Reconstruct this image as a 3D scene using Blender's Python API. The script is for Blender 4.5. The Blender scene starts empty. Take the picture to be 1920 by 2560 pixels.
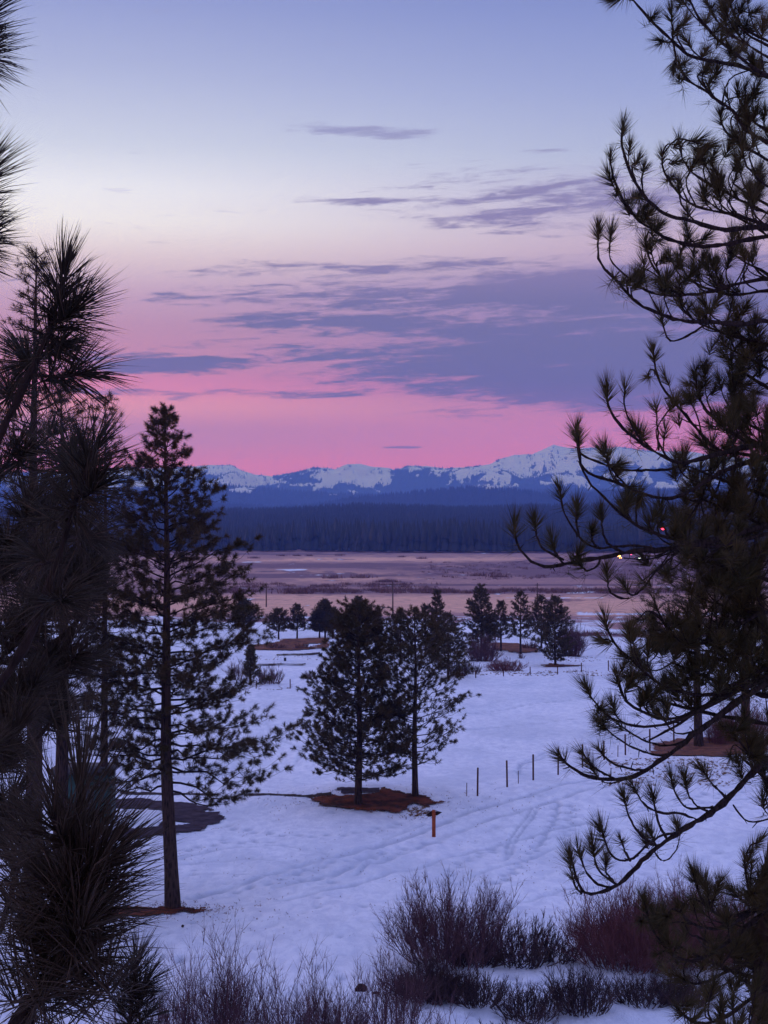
import bpy, math, random
import numpy as np
rng = np.random.default_rng(7)
random.seed(7)
R = math.radians
F = 3717.0          # focal length in photograph pixels (1920 x 2560)
CX, HY = 960.0, 1345.0
CAMZ = 14.0

# ------------------------------------------------------------------ camera
scene = bpy.context.scene
cam = bpy.data.cameras.new('camera')
camo = bpy.data.objects.new('camera', cam)
scene.collection.objects.link(camo)
camo.location = (0, 0, CAMZ)
camo.rotation_euler = (R(90) + math.atan((HY - 1280) / F), 0, 0)
cam.sensor_fit = 'VERTICAL'
cam.sensor_height = 24.0
cam.lens = 24.0 * F / 2560.0
cam.clip_start = 0.05
cam.clip_end = 60000
scene.camera = camo
scene.render.resolution_x = 768
scene.render.resolution_y = 1024
scene.view_settings.view_transform = 'Standard'
scene.view_settings.look = 'None'
scene.view_settings.exposure = 0.0
scene.view_settings.gamma = 1.0
scene.render.engine = 'CYCLES'
scene.cycles.max_bounces = 6
scene.cycles.volume_bounces = 1
scene.cycles.transparent_max_bounces = 4

def lin(c):
    o = []
    for v in c:
        v = v / 255.0
        o.append(v / 12.92 if v <= 0.04045 else ((v + 0.055) / 1.055) ** 2.4)
    return (o[0], o[1], o[2], 1.0)

# ------------------------------------------------------------------ world: dusk sky
class NT:
    def __init__(s, tree): s.t = tree; s.n = tree.nodes; s.l = tree.links
    def new(s, typ, **kw):
        n = s.n.new(typ)
        for k, v in kw.items(): setattr(n, k, v)
        return n
    def put(s, sock, v):
        if v is None: return
        if hasattr(v, 'is_linked') or hasattr(v, 'links'): s.l.new(v, sock)
        else: sock.default_value = v
    def m(s, op, a, b=None, c=None, clamp=False):
        n = s.new('ShaderNodeMath', operation=op); n.use_clamp = clamp
        s.put(n.inputs[0], a); s.put(n.inputs[1], b); s.put(n.inputs[2], c)
        return n.outputs[0]
    def vec(s, x, y, z=0.0):
        n = s.new('ShaderNodeCombineXYZ'); s.put(n.inputs[0], x); s.put(n.inputs[1], y); s.put(n.inputs[2], z); return n.outputs[0]
    def sstep(s, v, a, b):
        n = s.new('ShaderNodeMapRange', interpolation_type='SMOOTHSTEP')
        s.put(n.inputs[0], v); n.inputs[1].default_value = a; n.inputs[2].default_value = b
        return n.outputs[0]
    def mix(s, f, a, b):
        n = s.new('ShaderNodeMix', data_type='RGBA')
        s.put(n.inputs[0], f); s.put(n.inputs[6], a); s.put(n.inputs[7], b)
        return n.outputs[2]
    def noise(s, v, scale=1.0, detail=4.0, rough=0.55, dist=0.0):
        n = s.new('ShaderNodeTexNoise'); s.put(n.inputs['Vector'], v)
        n.inputs['Scale'].default_value = scale; n.inputs['Detail'].default_value = detail
        n.inputs['Roughness'].default_value = rough; n.inputs['Distortion'].default_value = dist
        return n.outputs['Fac']
    def ramp(s, f, stops):
        n = s.new('ShaderNodeValToRGB'); s.put(n.inputs[0], f)
        e = n.color_ramp.elements
        stops = sorted(stops, key=lambda q: q[0])
        e[0].position = stops[0][0]; e[0].color = stops[0][1]
        e[1].position = stops[-1][0]; e[1].color = stops[-1][1]
        for p, c in stops[1:-1]:
            k = e.new(p); k.color = c
        return n.outputs[0]

world = bpy.data.worlds.new('World'); scene.world = world; world.use_nodes = True
w = NT(world.node_tree); w.n.clear()
tc = w.new('ShaderNodeTexCoord'); sp = w.new('ShaderNodeSeparateXYZ'); w.l.new(tc.outputs['Generated'], sp.inputs[0])
X, Y, Z = sp.outputs
hor = w.m('SQRT', w.m('ADD', w.m('MULTIPLY', X, X), w.m('MULTIPLY', Y, Y)))
el = w.m('ARCTAN2', Z, hor)                       # elevation
az = w.m('ARCTAN2', X, Y)                         # azimuth, 0 straight ahead
ef = w.m('DIVIDE', el, math.pi / 2, clamp=True)
def ep(y): return max(0.0, math.atan((HY - y) / F) / (math.pi / 2))
left = [(0.0, (205,110,160)), (ep(1225), (242,130,158)), (ep(1165), (242,132,162)), (ep(1110), (216,140,176)), (ep(1070), (210,142,176)),
        (ep(1015), (252,168,168)), (ep(970), (238,138,168)), (ep(900), (212,146,168)), (ep(820), (202,152,174)),
        (ep(740), (208,174,204)), (ep(650), (234,216,232)), (ep(565), (252,250,266)), (ep(480), (246,249,272)),
        (ep(370), (214,222,252)), (ep(180), (180,190,234)), (ep(0), (152,164,220)), (0.30, (140,152,212)), (0.45,(168,176,236)), (1.0, (206,220,310))]
right = [(0.0, (190,100,160)), (ep(1225), (228,118,158)), (ep(1130), (234,122,164)), (ep(1060), (222,128,180)), (ep(1030), (196,120,176)),
         (ep(960), (150,118,170)), (ep(800), (148,130,182)), (ep(700), (158,138,186)), (ep(620), (200,176,206)),
         (ep(520), (188,178,218)), (ep(400), (182,192,232)), (ep(230), (158,171,226)), (ep(0), (130,145,208)), (0.30, (130,144,208)), (0.45,(164,174,236)), (1.0, (206,220,310))]
lr = w.ramp(ef, [(p, lin(c)) for p, c in left])
rr = w.ramp(ef, [(p, lin(c)) for p, c in right])
side = w.sstep(az, -0.24, 0.26)
base = w.mix(side, lr, rr)
# cloud banks: streaks of noise gathered in long low bands
U = w.m('ADD', w.m('MULTIPLY', az, F), CX)
V = w.m('SUBTRACT', HY, w.m('MULTIPLY', w.m('DIVIDE', Z, w.m('MAXIMUM', hor, 0.05)), F))
nz = w.noise(w.vec(w.m('DIVIDE', U, 240.0), w.m('DIVIDE', w.m('ADD', V, w.m('MULTIPLY', U, 0.06)), 24.0), 3.3), 1.0, 8.0, 0.62, 0.5)
nz2 = w.noise(w.vec(w.m('DIVIDE', U, 60.0), w.m('DIVIDE', V, 12.0), 9.1), 1.0, 6.0, 0.65, 0.6)
bank = None
for cx, cy, rx, ry, amp in [(1400,850,840,170,0.84), (1000,738,600,48,0.74), (700,690,420,30,0.5), (1500,490,520,80,0.62), (1620,740,740,80,1.15), (1420,890,640,95,1.2), (1650,950,660,82,1.3), (900,738,330,18,0.85), (420,738,75,9,0.7),
                            (880,802,380,26,1.0), (400,912,260,27,1.15), (1050,935,420,60,0.8), (760,985,330,14,0.7), (330,985,200,14,0.75),
                            (1010,905,420,60,0.62), (1400,500,380,70,0.80), (1270,550,240,40,0.7), (900,500,170,12,0.72), (930,326,190,17,0.82), (1010,1118,60,4,0.8),
                            (1380,380,60,8,0.4), (1150,665,500,30,0.6)]:
    dx = w.m('DIVIDE', w.m('SUBTRACT', U, cx), rx); dy = w.m('DIVIDE', w.m('SUBTRACT', V, cy), ry)
    d2 = w.m('ADD', w.m('MULTIPLY', dx, dx), w.m('MULTIPLY', dy, dy))
    g = w.m('MULTIPLY', w.m('EXPONENT', w.m('MULTIPLY', w.m('POWER', d2, 1.4), -1.0)), amp)
    bank = g if bank is None else w.m('MAXIMUM', bank, g)
nn = w.m('ADD', w.m('MULTIPLY', w.m('SUBTRACT', nz, 0.5), 2.4), w.m('MULTIPLY', w.m('SUBTRACT', nz2, 0.5), 1.15))
dens = w.sstep(w.m('ADD', bank, nn), 0.28, 0.90)
dens = w.m('MULTIPLY', dens, w.sstep(Y, 0.0, 0.4))
ccol = w.ramp(ef, [(p, lin(c)) for p, c in [(0.0,(150,100,150)), (ep(1040),(120,96,142)), (ep(960),(104,99,130)), (ep(880),(107,104,134)), (ep(760),(114,109,140)),
                                            (ep(690),(134,122,158)), (ep(560),(140,128,168)), (ep(460),(142,134,176)), (ep(326),(158,160,204)), (1.0,(120,130,180))]])
sky = w.mix(w.m('MULTIPLY', dens, 0.93), base, ccol)
# faint pink lift inside the banks
bg = w.new('ShaderNodeBackground'); w.l.new(sky, bg.inputs[0]); bg.inputs[1].default_value = 1.0
wo = w.new('ShaderNodeOutputWorld'); w.l.new(bg.outputs[0], wo.inputs[0])

# the sun is already below the ridge: only its faint glow from the left
sl = bpy.data.lights.new('sun', 'SUN'); sl.energy = 0.35; sl.angle = R(25); sl.color = (1.0, 0.62, 0.66)
so = bpy.data.objects.new('sun', sl); scene.collection.objects.link(so)
so.rotation_euler = (R(80), 0, R(180 + 55)) 
so.rotation_euler = (R(78), 0, R(-125))

# ------------------------------------------------------------------ helpers
def tag(o, label=None, cat=None, group=None, kind=None):
    if label: o['label'] = label
    if cat: o['category'] = cat
    if group: o['group'] = group
    if kind: o['kind'] = kind
    return o
def empty(name, loc=(0, 0, 0)):
    o = bpy.data.objects.new(name, None); scene.collection.objects.link(o); o.location = loc
    return o

class MB:
    def __init__(s): s.V = []; s.Q = []; s.T = []; s.n = 0
    def add(s, V, Q=None, T=None):
        V = np.asarray(V, float).reshape(-1, 3)
        if Q is not None and len(Q): s.Q.append(np.asarray(Q, int) + s.n)
        if T is not None and len(T): s.T.append(np.asarray(T, int) + s.n)
        s.V.append(V); s.n += len(V)
    def build(s, name, mat, parent=None, smooth=True, origin=None):
        V = np.concatenate(s.V) if s.V else np.zeros((0, 3))
        org = np.array(origin if origin is not None else (parent.matrix_loc if False else (0, 0, 0)), float)
        if parent is not None:
            p = parent
            while p is not None:
                org = org + np.array(p.location); p = p.parent
        V = V - org
        Q = np.concatenate(s.Q) if s.Q else np.zeros((0, 4), int)
        T = np.concatenate(s.T) if s.T else np.zeros((0, 3), int)
        me = bpy.data.meshes.new(name)
        me.vertices.add(len(V)); me.vertices.foreach_set('co', V.astype(np.float32).ravel())
        loops = np.concatenate([Q.ravel(), T.ravel()]).astype(np.int32)
        me.loops.add(len(loops)); me.loops.foreach_set('vertex_index', loops)
        st = np.concatenate([np.arange(len(Q)) * 4, len(Q) * 4 + np.arange(len(T)) * 3]).astype(np.int32)
        me.polygons.add(len(st)); me.polygons.foreach_set('loop_start', st)
        if smooth: me.polygons.foreach_set('use_smooth', np.ones(len(st), bool))
        me.update(calc_edges=True); me.validate()
        me.materials.append(mat)
        o = bpy.data.objects.new(name, me); scene.collection.objects.link(o)
        if parent is not None: o.parent = parent
        elif origin is not None: o.location = origin
        return o
    def tubes(s, P, Rr, sides=5):
        """P (n,m,3) polylines, Rr (n,m) radii"""
        P = np.asarray(P, float); Rr = np.asarray(Rr, float)
        if P.ndim == 2: P = P[None]; Rr = Rr[None]
        n, m, _ = P.shape
        if n == 0: return
        Tn = np.gradient(P, axis=1); Tn /= np.linalg.norm(Tn, axis=2, keepdims=True) + 1e-9
        ref = np.where(np.abs(Tn[:, :1, 2:3]) > 0.85, np.array([[[1., 0, 0]]]), np.array([[[0, 0, 1.]]]))
        A = np.cross(Tn, np.broadcast_to(ref, Tn.shape)); A /= np.linalg.norm(A, axis=2, keepdims=True) + 1e-9
        B = np.cross(Tn, A)
        th = np.arange(sides) * 2 * math.pi / sides
        ring = P[:, :, None] + Rr[:, :, None, None] * (np.cos(th)[None, None, :, None] * A[:, :, None] + np.sin(th)[None, None, :, None] * B[:, :, None])
        V = ring.reshape(-1, 3)
        i = np.arange(n)[:, None, None] * m * sides + np.arange(m - 1)[None, :, None] * sides
        k = np.arange(sides)[None, None, :]; k2 = (k + 1) % sides
        Q = np.stack([i + k, i + k2, i + sides + k2, i + sides + k], -1).reshape(-1, 4)
        s.add(V, Q=Q)
    def box(s, c, d, rz=0.0, taper=1.0):
        x, y, z = np.array(d) / 2.0
        v = np.array([[-x,-y,-z],[x,-y,-z],[x,y,-z],[-x,y,-z],[-x*taper,-y*taper,z],[x*taper,-y*taper,z],[x*taper,y*taper,z],[-x*taper,y*taper,z]])
        ca, sa = math.cos(rz), math.sin(rz)
        v = v @ np.array([[ca, sa, 0], [-sa, ca, 0], [0, 0, 1]]) + np.array(c)
        s.add(v, Q=[[0,3,2,1],[4,5,6,7],[0,1,5,4],[1,2,6,5],[2,3,7,6],[3,0,4,7]])

def unit(v): return v / (np.linalg.norm(v, axis=-1, keepdims=True) + 1e-9)

def needles(mb, P, A, L, k, wd, stem=0.5, spread=(0.12, 1.25), droop=0.12, curved=False, g=rng, bundle=1):
    """tufts of needles: P,A (n,3), L (n,) needle length, k per tuft; needles leave the last part of the shoot"""
    P = np.asarray(P, float); A = unit(np.asarray(A, float)); L = np.broadcast_to(np.asarray(L, float), (len(P),))
    n = len(P)
    if n == 0: return
    P = np.repeat(P, k, 0); A = np.repeat(A, k, 0); L = np.repeat(L, k)
    N = n * k
    s_ = g.random(N)
    rd = unit(g.normal(size=(N, 3))); perp = unit(np.cross(A, rd))
    th = spread[0] + (spread[1] - spread[0]) * (0.25 * g.random(N) + 0.75 * s_ ** 0.8)
    base = P - A * (s_ * stem * L)[:, None] + perp * (0.012 * L)[:, None]
    D = A * np.cos(th)[:, None] + perp * np.sin(th)[:, None]
    Ln = L * (0.62 + 0.46 * g.random(N))
    if bundle > 1:      # needles leave the shoot in bundles
        ib = (np.arange(N) // bundle) * bundle
        base = base[ib] + 0.004 * g.normal(size=(N, 3)) * L[:, None]; D = unit(D[ib] + g.normal(size=(N, 3)) * .075); Ln = Ln[ib] * (0.9 + .15 * g.random(N))
    tip = base + D * Ln[:, None]; tip[:, 2] -= droop * Ln * g.random(N)
    sd = unit(np.cross(D, unit(g.normal(size=(N, 3))))) * (wd * (0.7 + 0.6 * g.random(N)))[:, None]
    if not curved:
        V = np.stack([base - sd, base + sd, tip], 1).reshape(-1, 3)
        mb.add(V, T=np.arange(3 * N).reshape(-1, 3))
    else:
        mid = base + D * (0.55 * Ln)[:, None] - A * (0.03 * Ln)[:, None] + g.normal(size=(N, 3)) * (0.022 * Ln)[:, None]; mid[:, 2] += .03 * Ln
        u2 = unit(np.cross(D, sd)) * np.linalg.norm(sd, axis=1, keepdims=True)
        V = np.stack([base - sd, base + sd, base + u2, mid - sd*0.9, mid + sd*0.9, mid + u2*0.9, tip], 1).reshape(-1, 3)
        b = np.arange(N)[:, None] * 7
        Q = np.concatenate([b + [0, 1, 4, 3], b + [1, 2, 5, 4], b + [2, 0, 3, 5]])
        T = np.concatenate([b + [3, 4, 6], b + [4, 5, 6], b + [5, 3, 6]])
        mb.add(V, Q=Q, T=T)

_h = np.random.default_rng(11).random((256, 256))
def vnoise(x, y):
    xi = np.floor(x).astype(int); yi = np.floor(y).astype(int); fx = x - xi; fy = y - yi
    fx = fx * fx * (3 - 2 * fx); fy = fy * fy * (3 - 2 * fy)
    a = _h[xi % 256, yi % 256]; b = _h[(xi + 1) % 256, yi % 256]; c = _h[xi % 256, (yi + 1) % 256]; d = _h[(xi + 1) % 256, (yi + 1) % 256]
    return (a * (1 - fx) + b * fx) * (1 - fy) + (c * (1 - fx) + d * fx) * fy
def fbm(x, y, o=4, gain=0.5):
    s = 0; a = 1; t = 0
    for i in range(o):
        s = s + a * vnoise(x * 2 ** i + 17.3 * i, y * 2 ** i + 9.7 * i); t += a; a *= gain
    return s / t
def ss(v, a, b):
    t = np.clip((v - a) / (b - a), 0, 1); return t * t * (3 - 2 * t)

def gz(x, y):
    """height of the ground"""
    x = np.asarray(x, float); y = np.asarray(y, float)
    s = np.maximum(0, 38 - y)
    z = 0.27 * s - 0.27 * 3 * (1 - np.exp(-s / 3))
    z = np.where(y < -5, z - (np.minimum(0, y + 5) * -0.27) , z)
    f = ss(y, 36, 44) * (1 - ss(y, 260, 420))
    z = z + f * (fbm(x / 13 + 3, y / 17, 3) - 0.5) * 0.9
    z = z + 0.45 * np.exp(-(((x - 0.0) / 6.0) ** 2 + ((y - 80.5) / 3.0) ** 2))
    z = z + 0.7 * np.exp(-(((x + 13.0) / 9.0) ** 2 + ((y - 197.0) / 5.0) ** 2))
    return z
def hit(px, py):
    """point of the ground seen at a pixel of the photograph"""
    dx = (px - CX) / F; dz = (HY - py) / F
    t = (0 - CAMZ) / min(dz, -0.002)
    for _ in range(25):
        t2 = (float(gz(dx * t, t)) - CAMZ) / min(dz, -0.002)
        t = 0.5 * t + 0.5 * t2
    return np.array([dx * t, t, float(gz(dx * t, t))])
def at(px, py, d):
    return np.array([(px - CX) / F * d, d, CAMZ + (HY - py) / F * d])

# ------------------------------------------------------------------ materials
def material(name, rough=0.9, spec=0.2):
    m = bpy.data.materials.new(name); m.use_nodes = True
    t = NT(m.node_tree); b = t.n['Principled BSDF']
    b.inputs['Roughness'].default_value = rough
    b.inputs['Specular IOR Level'].default_value = spec
    return m, t, b
def needle_mat(name, c1, c2, c3, rough=0.7):
    m, t, b = material(name, rough, 0.25)
    g = t.new('ShaderNodeNewGeometry')
    rr = t.ramp(g.outputs['Random Per Island'], [(0.0, c1), (0.55, c2), (0.86, c2), (1.0, c3)])
    ob = t.new('ShaderNodeTexCoord')
    n = t.noise(ob.outputs['Object'], 1.3, 2.0)
    k = t.mix(t.sstep(n, 0.35, 0.7), rr, c3)
    mm = t.mix(0.35, rr, k)
    t.l.new(mm, b.inputs['Base Color'])
    return m
def bark_mat(name, c1, c2, scale=14):
    m, t, b = material(name, 0.95, 0.1)
    tc = t.new('ShaderNodeTexCoord'); mp = t.new('ShaderNodeMapping'); mp.inputs['Scale'].default_value = (1, 1, 0.22)
    t.l.new(tc.outputs['Object'], mp.inputs[0])
    v = t.new('ShaderNodeTexVoronoi'); t.l.new(mp.outputs[0], v.inputs['Vector']); v.inputs['Scale'].default_value = scale
    n = t.noise(mp.outputs[0], scale * 1.5, 5.0, 0.65)
    f = t.m('ADD', t.m('MULTIPLY', v.outputs['Distance'], 0.6), t.m('MULTIPLY', n, 0.6))
    t.l.new(t.mix(t.sstep(f, 0.3, 0.8), c1, c2), b.inputs['Base Color'])
    bp = t.new('ShaderNodeBump'); bp.inputs['Strength'].default_value = 0.9; bp.inputs['Distance'].default_value = 0.03
    t.l.new(f, bp.inputs['Height']); t.l.new(bp.outputs[0], b.inputs['Normal'])
    return m
def plain_mat(name, c1, c2, scale=6.0, rough=0.9, bump=0.0, bd=0.02):
    m, t, b = material(name, rough, 0.15)
    tc = t.new('ShaderNodeTexCoord'); n = t.noise(tc.outputs['Object'], scale, 5.0, 0.65)
    t.l.new(t.mix(t.sstep(n, 0.3, 0.7), c1, c2), b.inputs['Base Color'])
    if bump:
        bp = t.new('ShaderNodeBump'); bp.inputs['Strength'].default_value = bump; bp.inputs['Distance'].default_value = bd
        t.l.new(n, bp.inputs['Height']); t.l.new(bp.outputs[0], b.inputs['Normal'])
    return m
def c(r, g, b): return (r, g, b, 1.0)
M = {}
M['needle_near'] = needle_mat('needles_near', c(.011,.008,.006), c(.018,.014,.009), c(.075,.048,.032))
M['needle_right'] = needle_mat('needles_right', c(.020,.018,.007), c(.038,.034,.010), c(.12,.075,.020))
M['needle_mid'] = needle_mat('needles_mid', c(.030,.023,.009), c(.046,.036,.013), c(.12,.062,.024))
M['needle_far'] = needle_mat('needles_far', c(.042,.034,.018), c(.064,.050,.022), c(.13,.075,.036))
M['bark'] = bark_mat('pine_bark', c(.012,.009,.009), c(.065,.040,.035))
M['bark_twig'] = bark_mat('twig_bark', c(.010,.008,.008), c(.035,.024,.022), 40)
M['willow_purple'] = needle_mat('willow_purple_twigs', c(.045,.022,.030), c(.095,.042,.055), c(.19,.085,.09), 0.6)
M['willow_red'] = needle_mat('willow_red_twigs', c(.08,.026,.032), c(.15,.045,.05), c(.24,.09,.09), 0.6)
M['willow_dark'] = needle_mat('willow_dark_twigs', c(.022,.014,.017), c(.050,.026,.032), c(.12,.06,.055), 0.6)
M['litter'] = plain_mat('pine_needle_litter', c(.030,.013,.013), c(.21,.052,.024), 1.3, 0.98, 0.8, 0.05)
M['litter_brown'] = plain_mat('brown_litter', c(.07,.030,.028), c(.22,.085,.050), 1.2, 0.95, 0.6, 0.08)
M['soil'] = plain_mat('dark_soil', c(.02,.014,.014), c(.05,.03,.026), 5.0)
M['wet'] = plain_mat('wet_asphalt', c(.030,.022,.030), c(.075,.055,.070), 1.4, 0.95, 0.4, 0.03)
M['wet'].node_tree.nodes['Principled BSDF'].inputs['Specular IOR Level'].default_value = 0.03
M['stake'] = plain_mat('stake_wood', c(.05,.022,.020), c(.11,.045,.035), 12.0)
M['orange'] = plain_mat('orange_stained_wood', c(.22,.050,.022), c(.36,.085,.032), 9.0, 0.8, 0.4)
M['pole'] = plain_mat('pole_wood', c(.07,.05,.05), c(.13,.09,.08), 5.0)
M['green'] = plain_mat('green_painted_metal', c(.02,.05,.05), c(.03,.075,.07), 3.0, 0.5)
M['dark_box'] = plain_mat('dark_box', c(.03,.03,.035), c(.06,.055,.06), 3.0, 0.6)
M['car'] = plain_mat('car_paint', c(.10,.10,.12), c(.14,.14,.16), 1.0, 0.3)
M['glass'] = plain_mat('dark_glass', c(.02,.02,.03), c(.03,.03,.04), 1.0, 0.1)
M['rubber'] = plain_mat('rubber', c(.02,.02,.02), c(.03,.03,.03), 3.0)
M['drygrass'] = needle_mat('dry_grass', c(.13,.065,.035), c(.22,.12,.06), c(.34,.20,.10))
M['conifer_far'] = needle_mat('conifer_forest', c(.014,.016,.018), c(.022,.024,.024), c(.040,.034,.030))
M['brush'] = needle_mat('valley_brush', c(.09,.045,.06), c(.16,.08,.09), c(.26,.14,.12))
def emis(name, col, st):
    m = bpy.data.materials.new(name); m.use_nodes = True; t = NT(m.node_tree); t.n.clear()
    e = t.new('ShaderNodeEmission'); e.inputs[0].default_value = col; e.inputs[1].default_value = st
    o = t.new('ShaderNodeOutputMaterial'); t.l.new(e.outputs[0], o.inputs[0]); return m
M['lamp_orange'] = emis('lamp_orange', c(1, .42, .10), 14.0)
M['lamp_red'] = emis('lamp_red', c(1, .02, .04), 18.0)
M['lamp_pink'] = emis('lamp_pink', c(1, .05, .18), 12.0)
M['lamp_white'] = emis('lamp_white', c(.9, 1, .85), 12.0)

# ------------------------------------------------------------------ ground: one sheet, snow near, grassland in the valley
ys = np.concatenate([np.linspace(-60, 34, 32)[:-1], np.arange(34, 62, 0.12), np.arange(62, 110, 0.22), np.arange(110, 270, 0.9),
                     np.geomspace(270, 2600, 330), np.geomspace(2650, 16500, 60)])
un = np.linspace(-0.29, 0.29, 620)
us = np.concatenate([np.linspace(-1.0, -0.30, 40), un, np.linspace(0.30, 1.0, 40)])
UU, YY = np.meshgrid(us, ys)
XX = UU * (YY + 75)
ZZ = gz(XX, YY)
px = CX + F * XX / np.maximum(YY, 5); py = HY + F * CAMZ / np.maximum(YY, 5)
# ski, sledge and foot tracks pressed into the snow, traced through the ground
def world_line(pts):
    w_ = np.array([hit(a, b)[:2] for a, b in pts]); t = np.linspace(0, len(w_) - 1, len(w_) * 12)
    i = np.minimum(t.astype(int), len(w_) - 2); f = (t - i)[:, None]
    p = w_[i] * (1 - f) + w_[i + 1] * f
    for _ in range(8): p[1:-1] = 0.25 * p[:-2] + 0.5 * p[1:-1] + 0.25 * p[2:]
    return p
lines = [
 ([(1920,1905),(1700,1925),(1500,1940),(1300,1990),(1150,2035),(1000,2100),(800,2150),(640,2195),(480,2240)], .22, .07),
 ([(1920,1925),(1700,1945),(1520,1962),(1340,2010),(1180,2060),(1040,2120),(860,2175),(700,2215)], .22, .06),
 ([(1900,1990),(1720,2010),(1560,2030),(1420,2060),(1240,2110),(1060,2160),(880,2210),(700,2250)], .16, .06),
 ([(1500,2090),(1400,2110),(1300,2150),(1180,2190),(1000,2240)], .14, .05),
 ([(1480,2210),(1380,2230),(1250,2260),(1150,2290)], .14, .05),
 ([(1344,2010),(1325,2050),(1290,2090),(1275,2130),(1262,2150)], .09, .09),
 ([(1330,2012),(1305,2055),(1275,2090),(1262,2135)], .09, .09),
 ([(1394,2000),(1388,2040),(1370,2075),(1345,2110)], .10, .06),
 ([(1295,1935),(1300,1910),(1340,1895),(1400,1885),(1480,1865),(1560,1850)], .12, .08),
 ([(1290,1920),(1310,1900),(1360,1880),(1440,1862),(1520,1845)], .10, .06),
 ([(1120,1830),(1250,1815),(1400,1800),(1500,1790),(1700,1770)], .18, .06),
 ([(1150,1785),(1300,1765),(1450,1745),(1560,1738)], .18, .06),
 ([(450,2160),(520,2150),(600,2145),(700,2152),(790,2175)], .12, .07),
 ([(470,2185),(560,2183),(680,2185),(720,2190)], .12, .06),
 ([(455,2140),(560,2120),(700,2110),(830,2130),(790,2165),(720,2185)], .14, .05),
 ([(700,1850),(760,1870),(740,1910),(660,1930),(560,1925)], .14, .05),
 ([(640,1755),(700,1775),(770,1800)], .15, .05), ([(600,1770),(660,1800),(700,1850)], .15, .05),
 ([(830,2190),(900,2150),(960,2100),(1060,2060)], .16, .06),
 ([(925,2150),(905,2172),(890,2185)], .10, .12),
]
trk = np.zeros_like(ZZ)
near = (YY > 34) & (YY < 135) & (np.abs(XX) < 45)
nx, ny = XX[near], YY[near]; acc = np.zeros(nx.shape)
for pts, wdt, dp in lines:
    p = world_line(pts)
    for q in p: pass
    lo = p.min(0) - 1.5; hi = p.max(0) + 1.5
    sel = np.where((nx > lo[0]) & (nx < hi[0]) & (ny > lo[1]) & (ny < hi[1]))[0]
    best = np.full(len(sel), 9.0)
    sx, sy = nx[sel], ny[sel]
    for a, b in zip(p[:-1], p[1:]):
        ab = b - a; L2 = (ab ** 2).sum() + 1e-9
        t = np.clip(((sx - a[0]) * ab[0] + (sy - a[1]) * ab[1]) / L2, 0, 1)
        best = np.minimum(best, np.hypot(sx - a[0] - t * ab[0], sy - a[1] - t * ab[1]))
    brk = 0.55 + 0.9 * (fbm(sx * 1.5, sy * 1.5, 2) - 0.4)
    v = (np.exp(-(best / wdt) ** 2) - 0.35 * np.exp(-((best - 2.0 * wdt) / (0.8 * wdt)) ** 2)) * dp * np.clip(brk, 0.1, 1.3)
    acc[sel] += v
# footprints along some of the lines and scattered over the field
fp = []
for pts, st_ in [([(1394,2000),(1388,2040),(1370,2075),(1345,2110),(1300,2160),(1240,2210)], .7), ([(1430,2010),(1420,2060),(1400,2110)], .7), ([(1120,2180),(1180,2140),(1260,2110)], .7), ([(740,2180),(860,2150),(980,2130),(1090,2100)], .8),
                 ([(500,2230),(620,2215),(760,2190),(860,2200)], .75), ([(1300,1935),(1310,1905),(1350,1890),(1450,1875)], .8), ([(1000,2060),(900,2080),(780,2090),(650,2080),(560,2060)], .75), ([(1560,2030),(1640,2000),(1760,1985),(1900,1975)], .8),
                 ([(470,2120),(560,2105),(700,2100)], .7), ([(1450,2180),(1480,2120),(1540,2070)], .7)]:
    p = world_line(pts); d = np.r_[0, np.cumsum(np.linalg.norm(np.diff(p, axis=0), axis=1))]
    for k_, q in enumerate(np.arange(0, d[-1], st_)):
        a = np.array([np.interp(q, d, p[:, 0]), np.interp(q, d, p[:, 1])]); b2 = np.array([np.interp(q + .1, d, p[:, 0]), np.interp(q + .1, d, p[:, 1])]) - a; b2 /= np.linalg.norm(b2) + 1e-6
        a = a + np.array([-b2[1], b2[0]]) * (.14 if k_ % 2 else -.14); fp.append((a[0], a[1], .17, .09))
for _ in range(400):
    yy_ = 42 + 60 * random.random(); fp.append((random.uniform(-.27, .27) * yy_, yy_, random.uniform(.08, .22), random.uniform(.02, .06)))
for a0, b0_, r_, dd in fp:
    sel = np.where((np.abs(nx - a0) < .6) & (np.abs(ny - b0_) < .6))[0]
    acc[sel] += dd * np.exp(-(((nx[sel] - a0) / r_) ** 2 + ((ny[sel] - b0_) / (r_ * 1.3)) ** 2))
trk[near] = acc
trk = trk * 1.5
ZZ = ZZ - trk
drift = (fbm((XX + .7 * YY) / 0.8, (YY - .7 * XX) / 1.7, 4) - 0.5) * 0.09 + (fbm((XX + .8 * YY) / 2.6, (YY - .8 * XX) / 7, 3) - 0.5) * 0.30
ZZ = ZZ + drift * ss(YY, 34, 44) * (1 - ss(YY, 90, 220))
# ground cover: 0 snow, 1 grass, plus darkness of brush
def blob(cx, cy, rx, ry, pw=1.0):
    # ry is a depth ratio expressed on the ground (compressed with distance)
    return np.exp(-((((px - cx) / rx) ** 2 + ((py - cy) / ry) ** 2) ** pw))
n1 = fbm(XX / 60 + 5, YY / 28, 5); n2 = fbm(px / 140.0, py / 6.0 + 40, 4); n3 = fbm(px / 25.0 + 9, py / 3.0, 4)
grass = ss(py + (n2 - .5) * 16 + (n3 - .5) * 8, 1556, 1549)
strips = blob(1250, 1541, 420, 3) * 0.7 + blob(600, 1545, 500, 4) * 0.7 + blob(1650, 1533, 200, 2.2) * 1.0 + blob(735, 1424, 45, 2) * 1.2 + blob(1450, 1480, 30, 2.5) * 1.2 \
       + blob(1650,1578,160,2.2) + blob(1420,1494,120,1.5)*.7 + blob(620,1405,60,1.5)*.7 + blob(1000,1553,300,4)*.7
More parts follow.
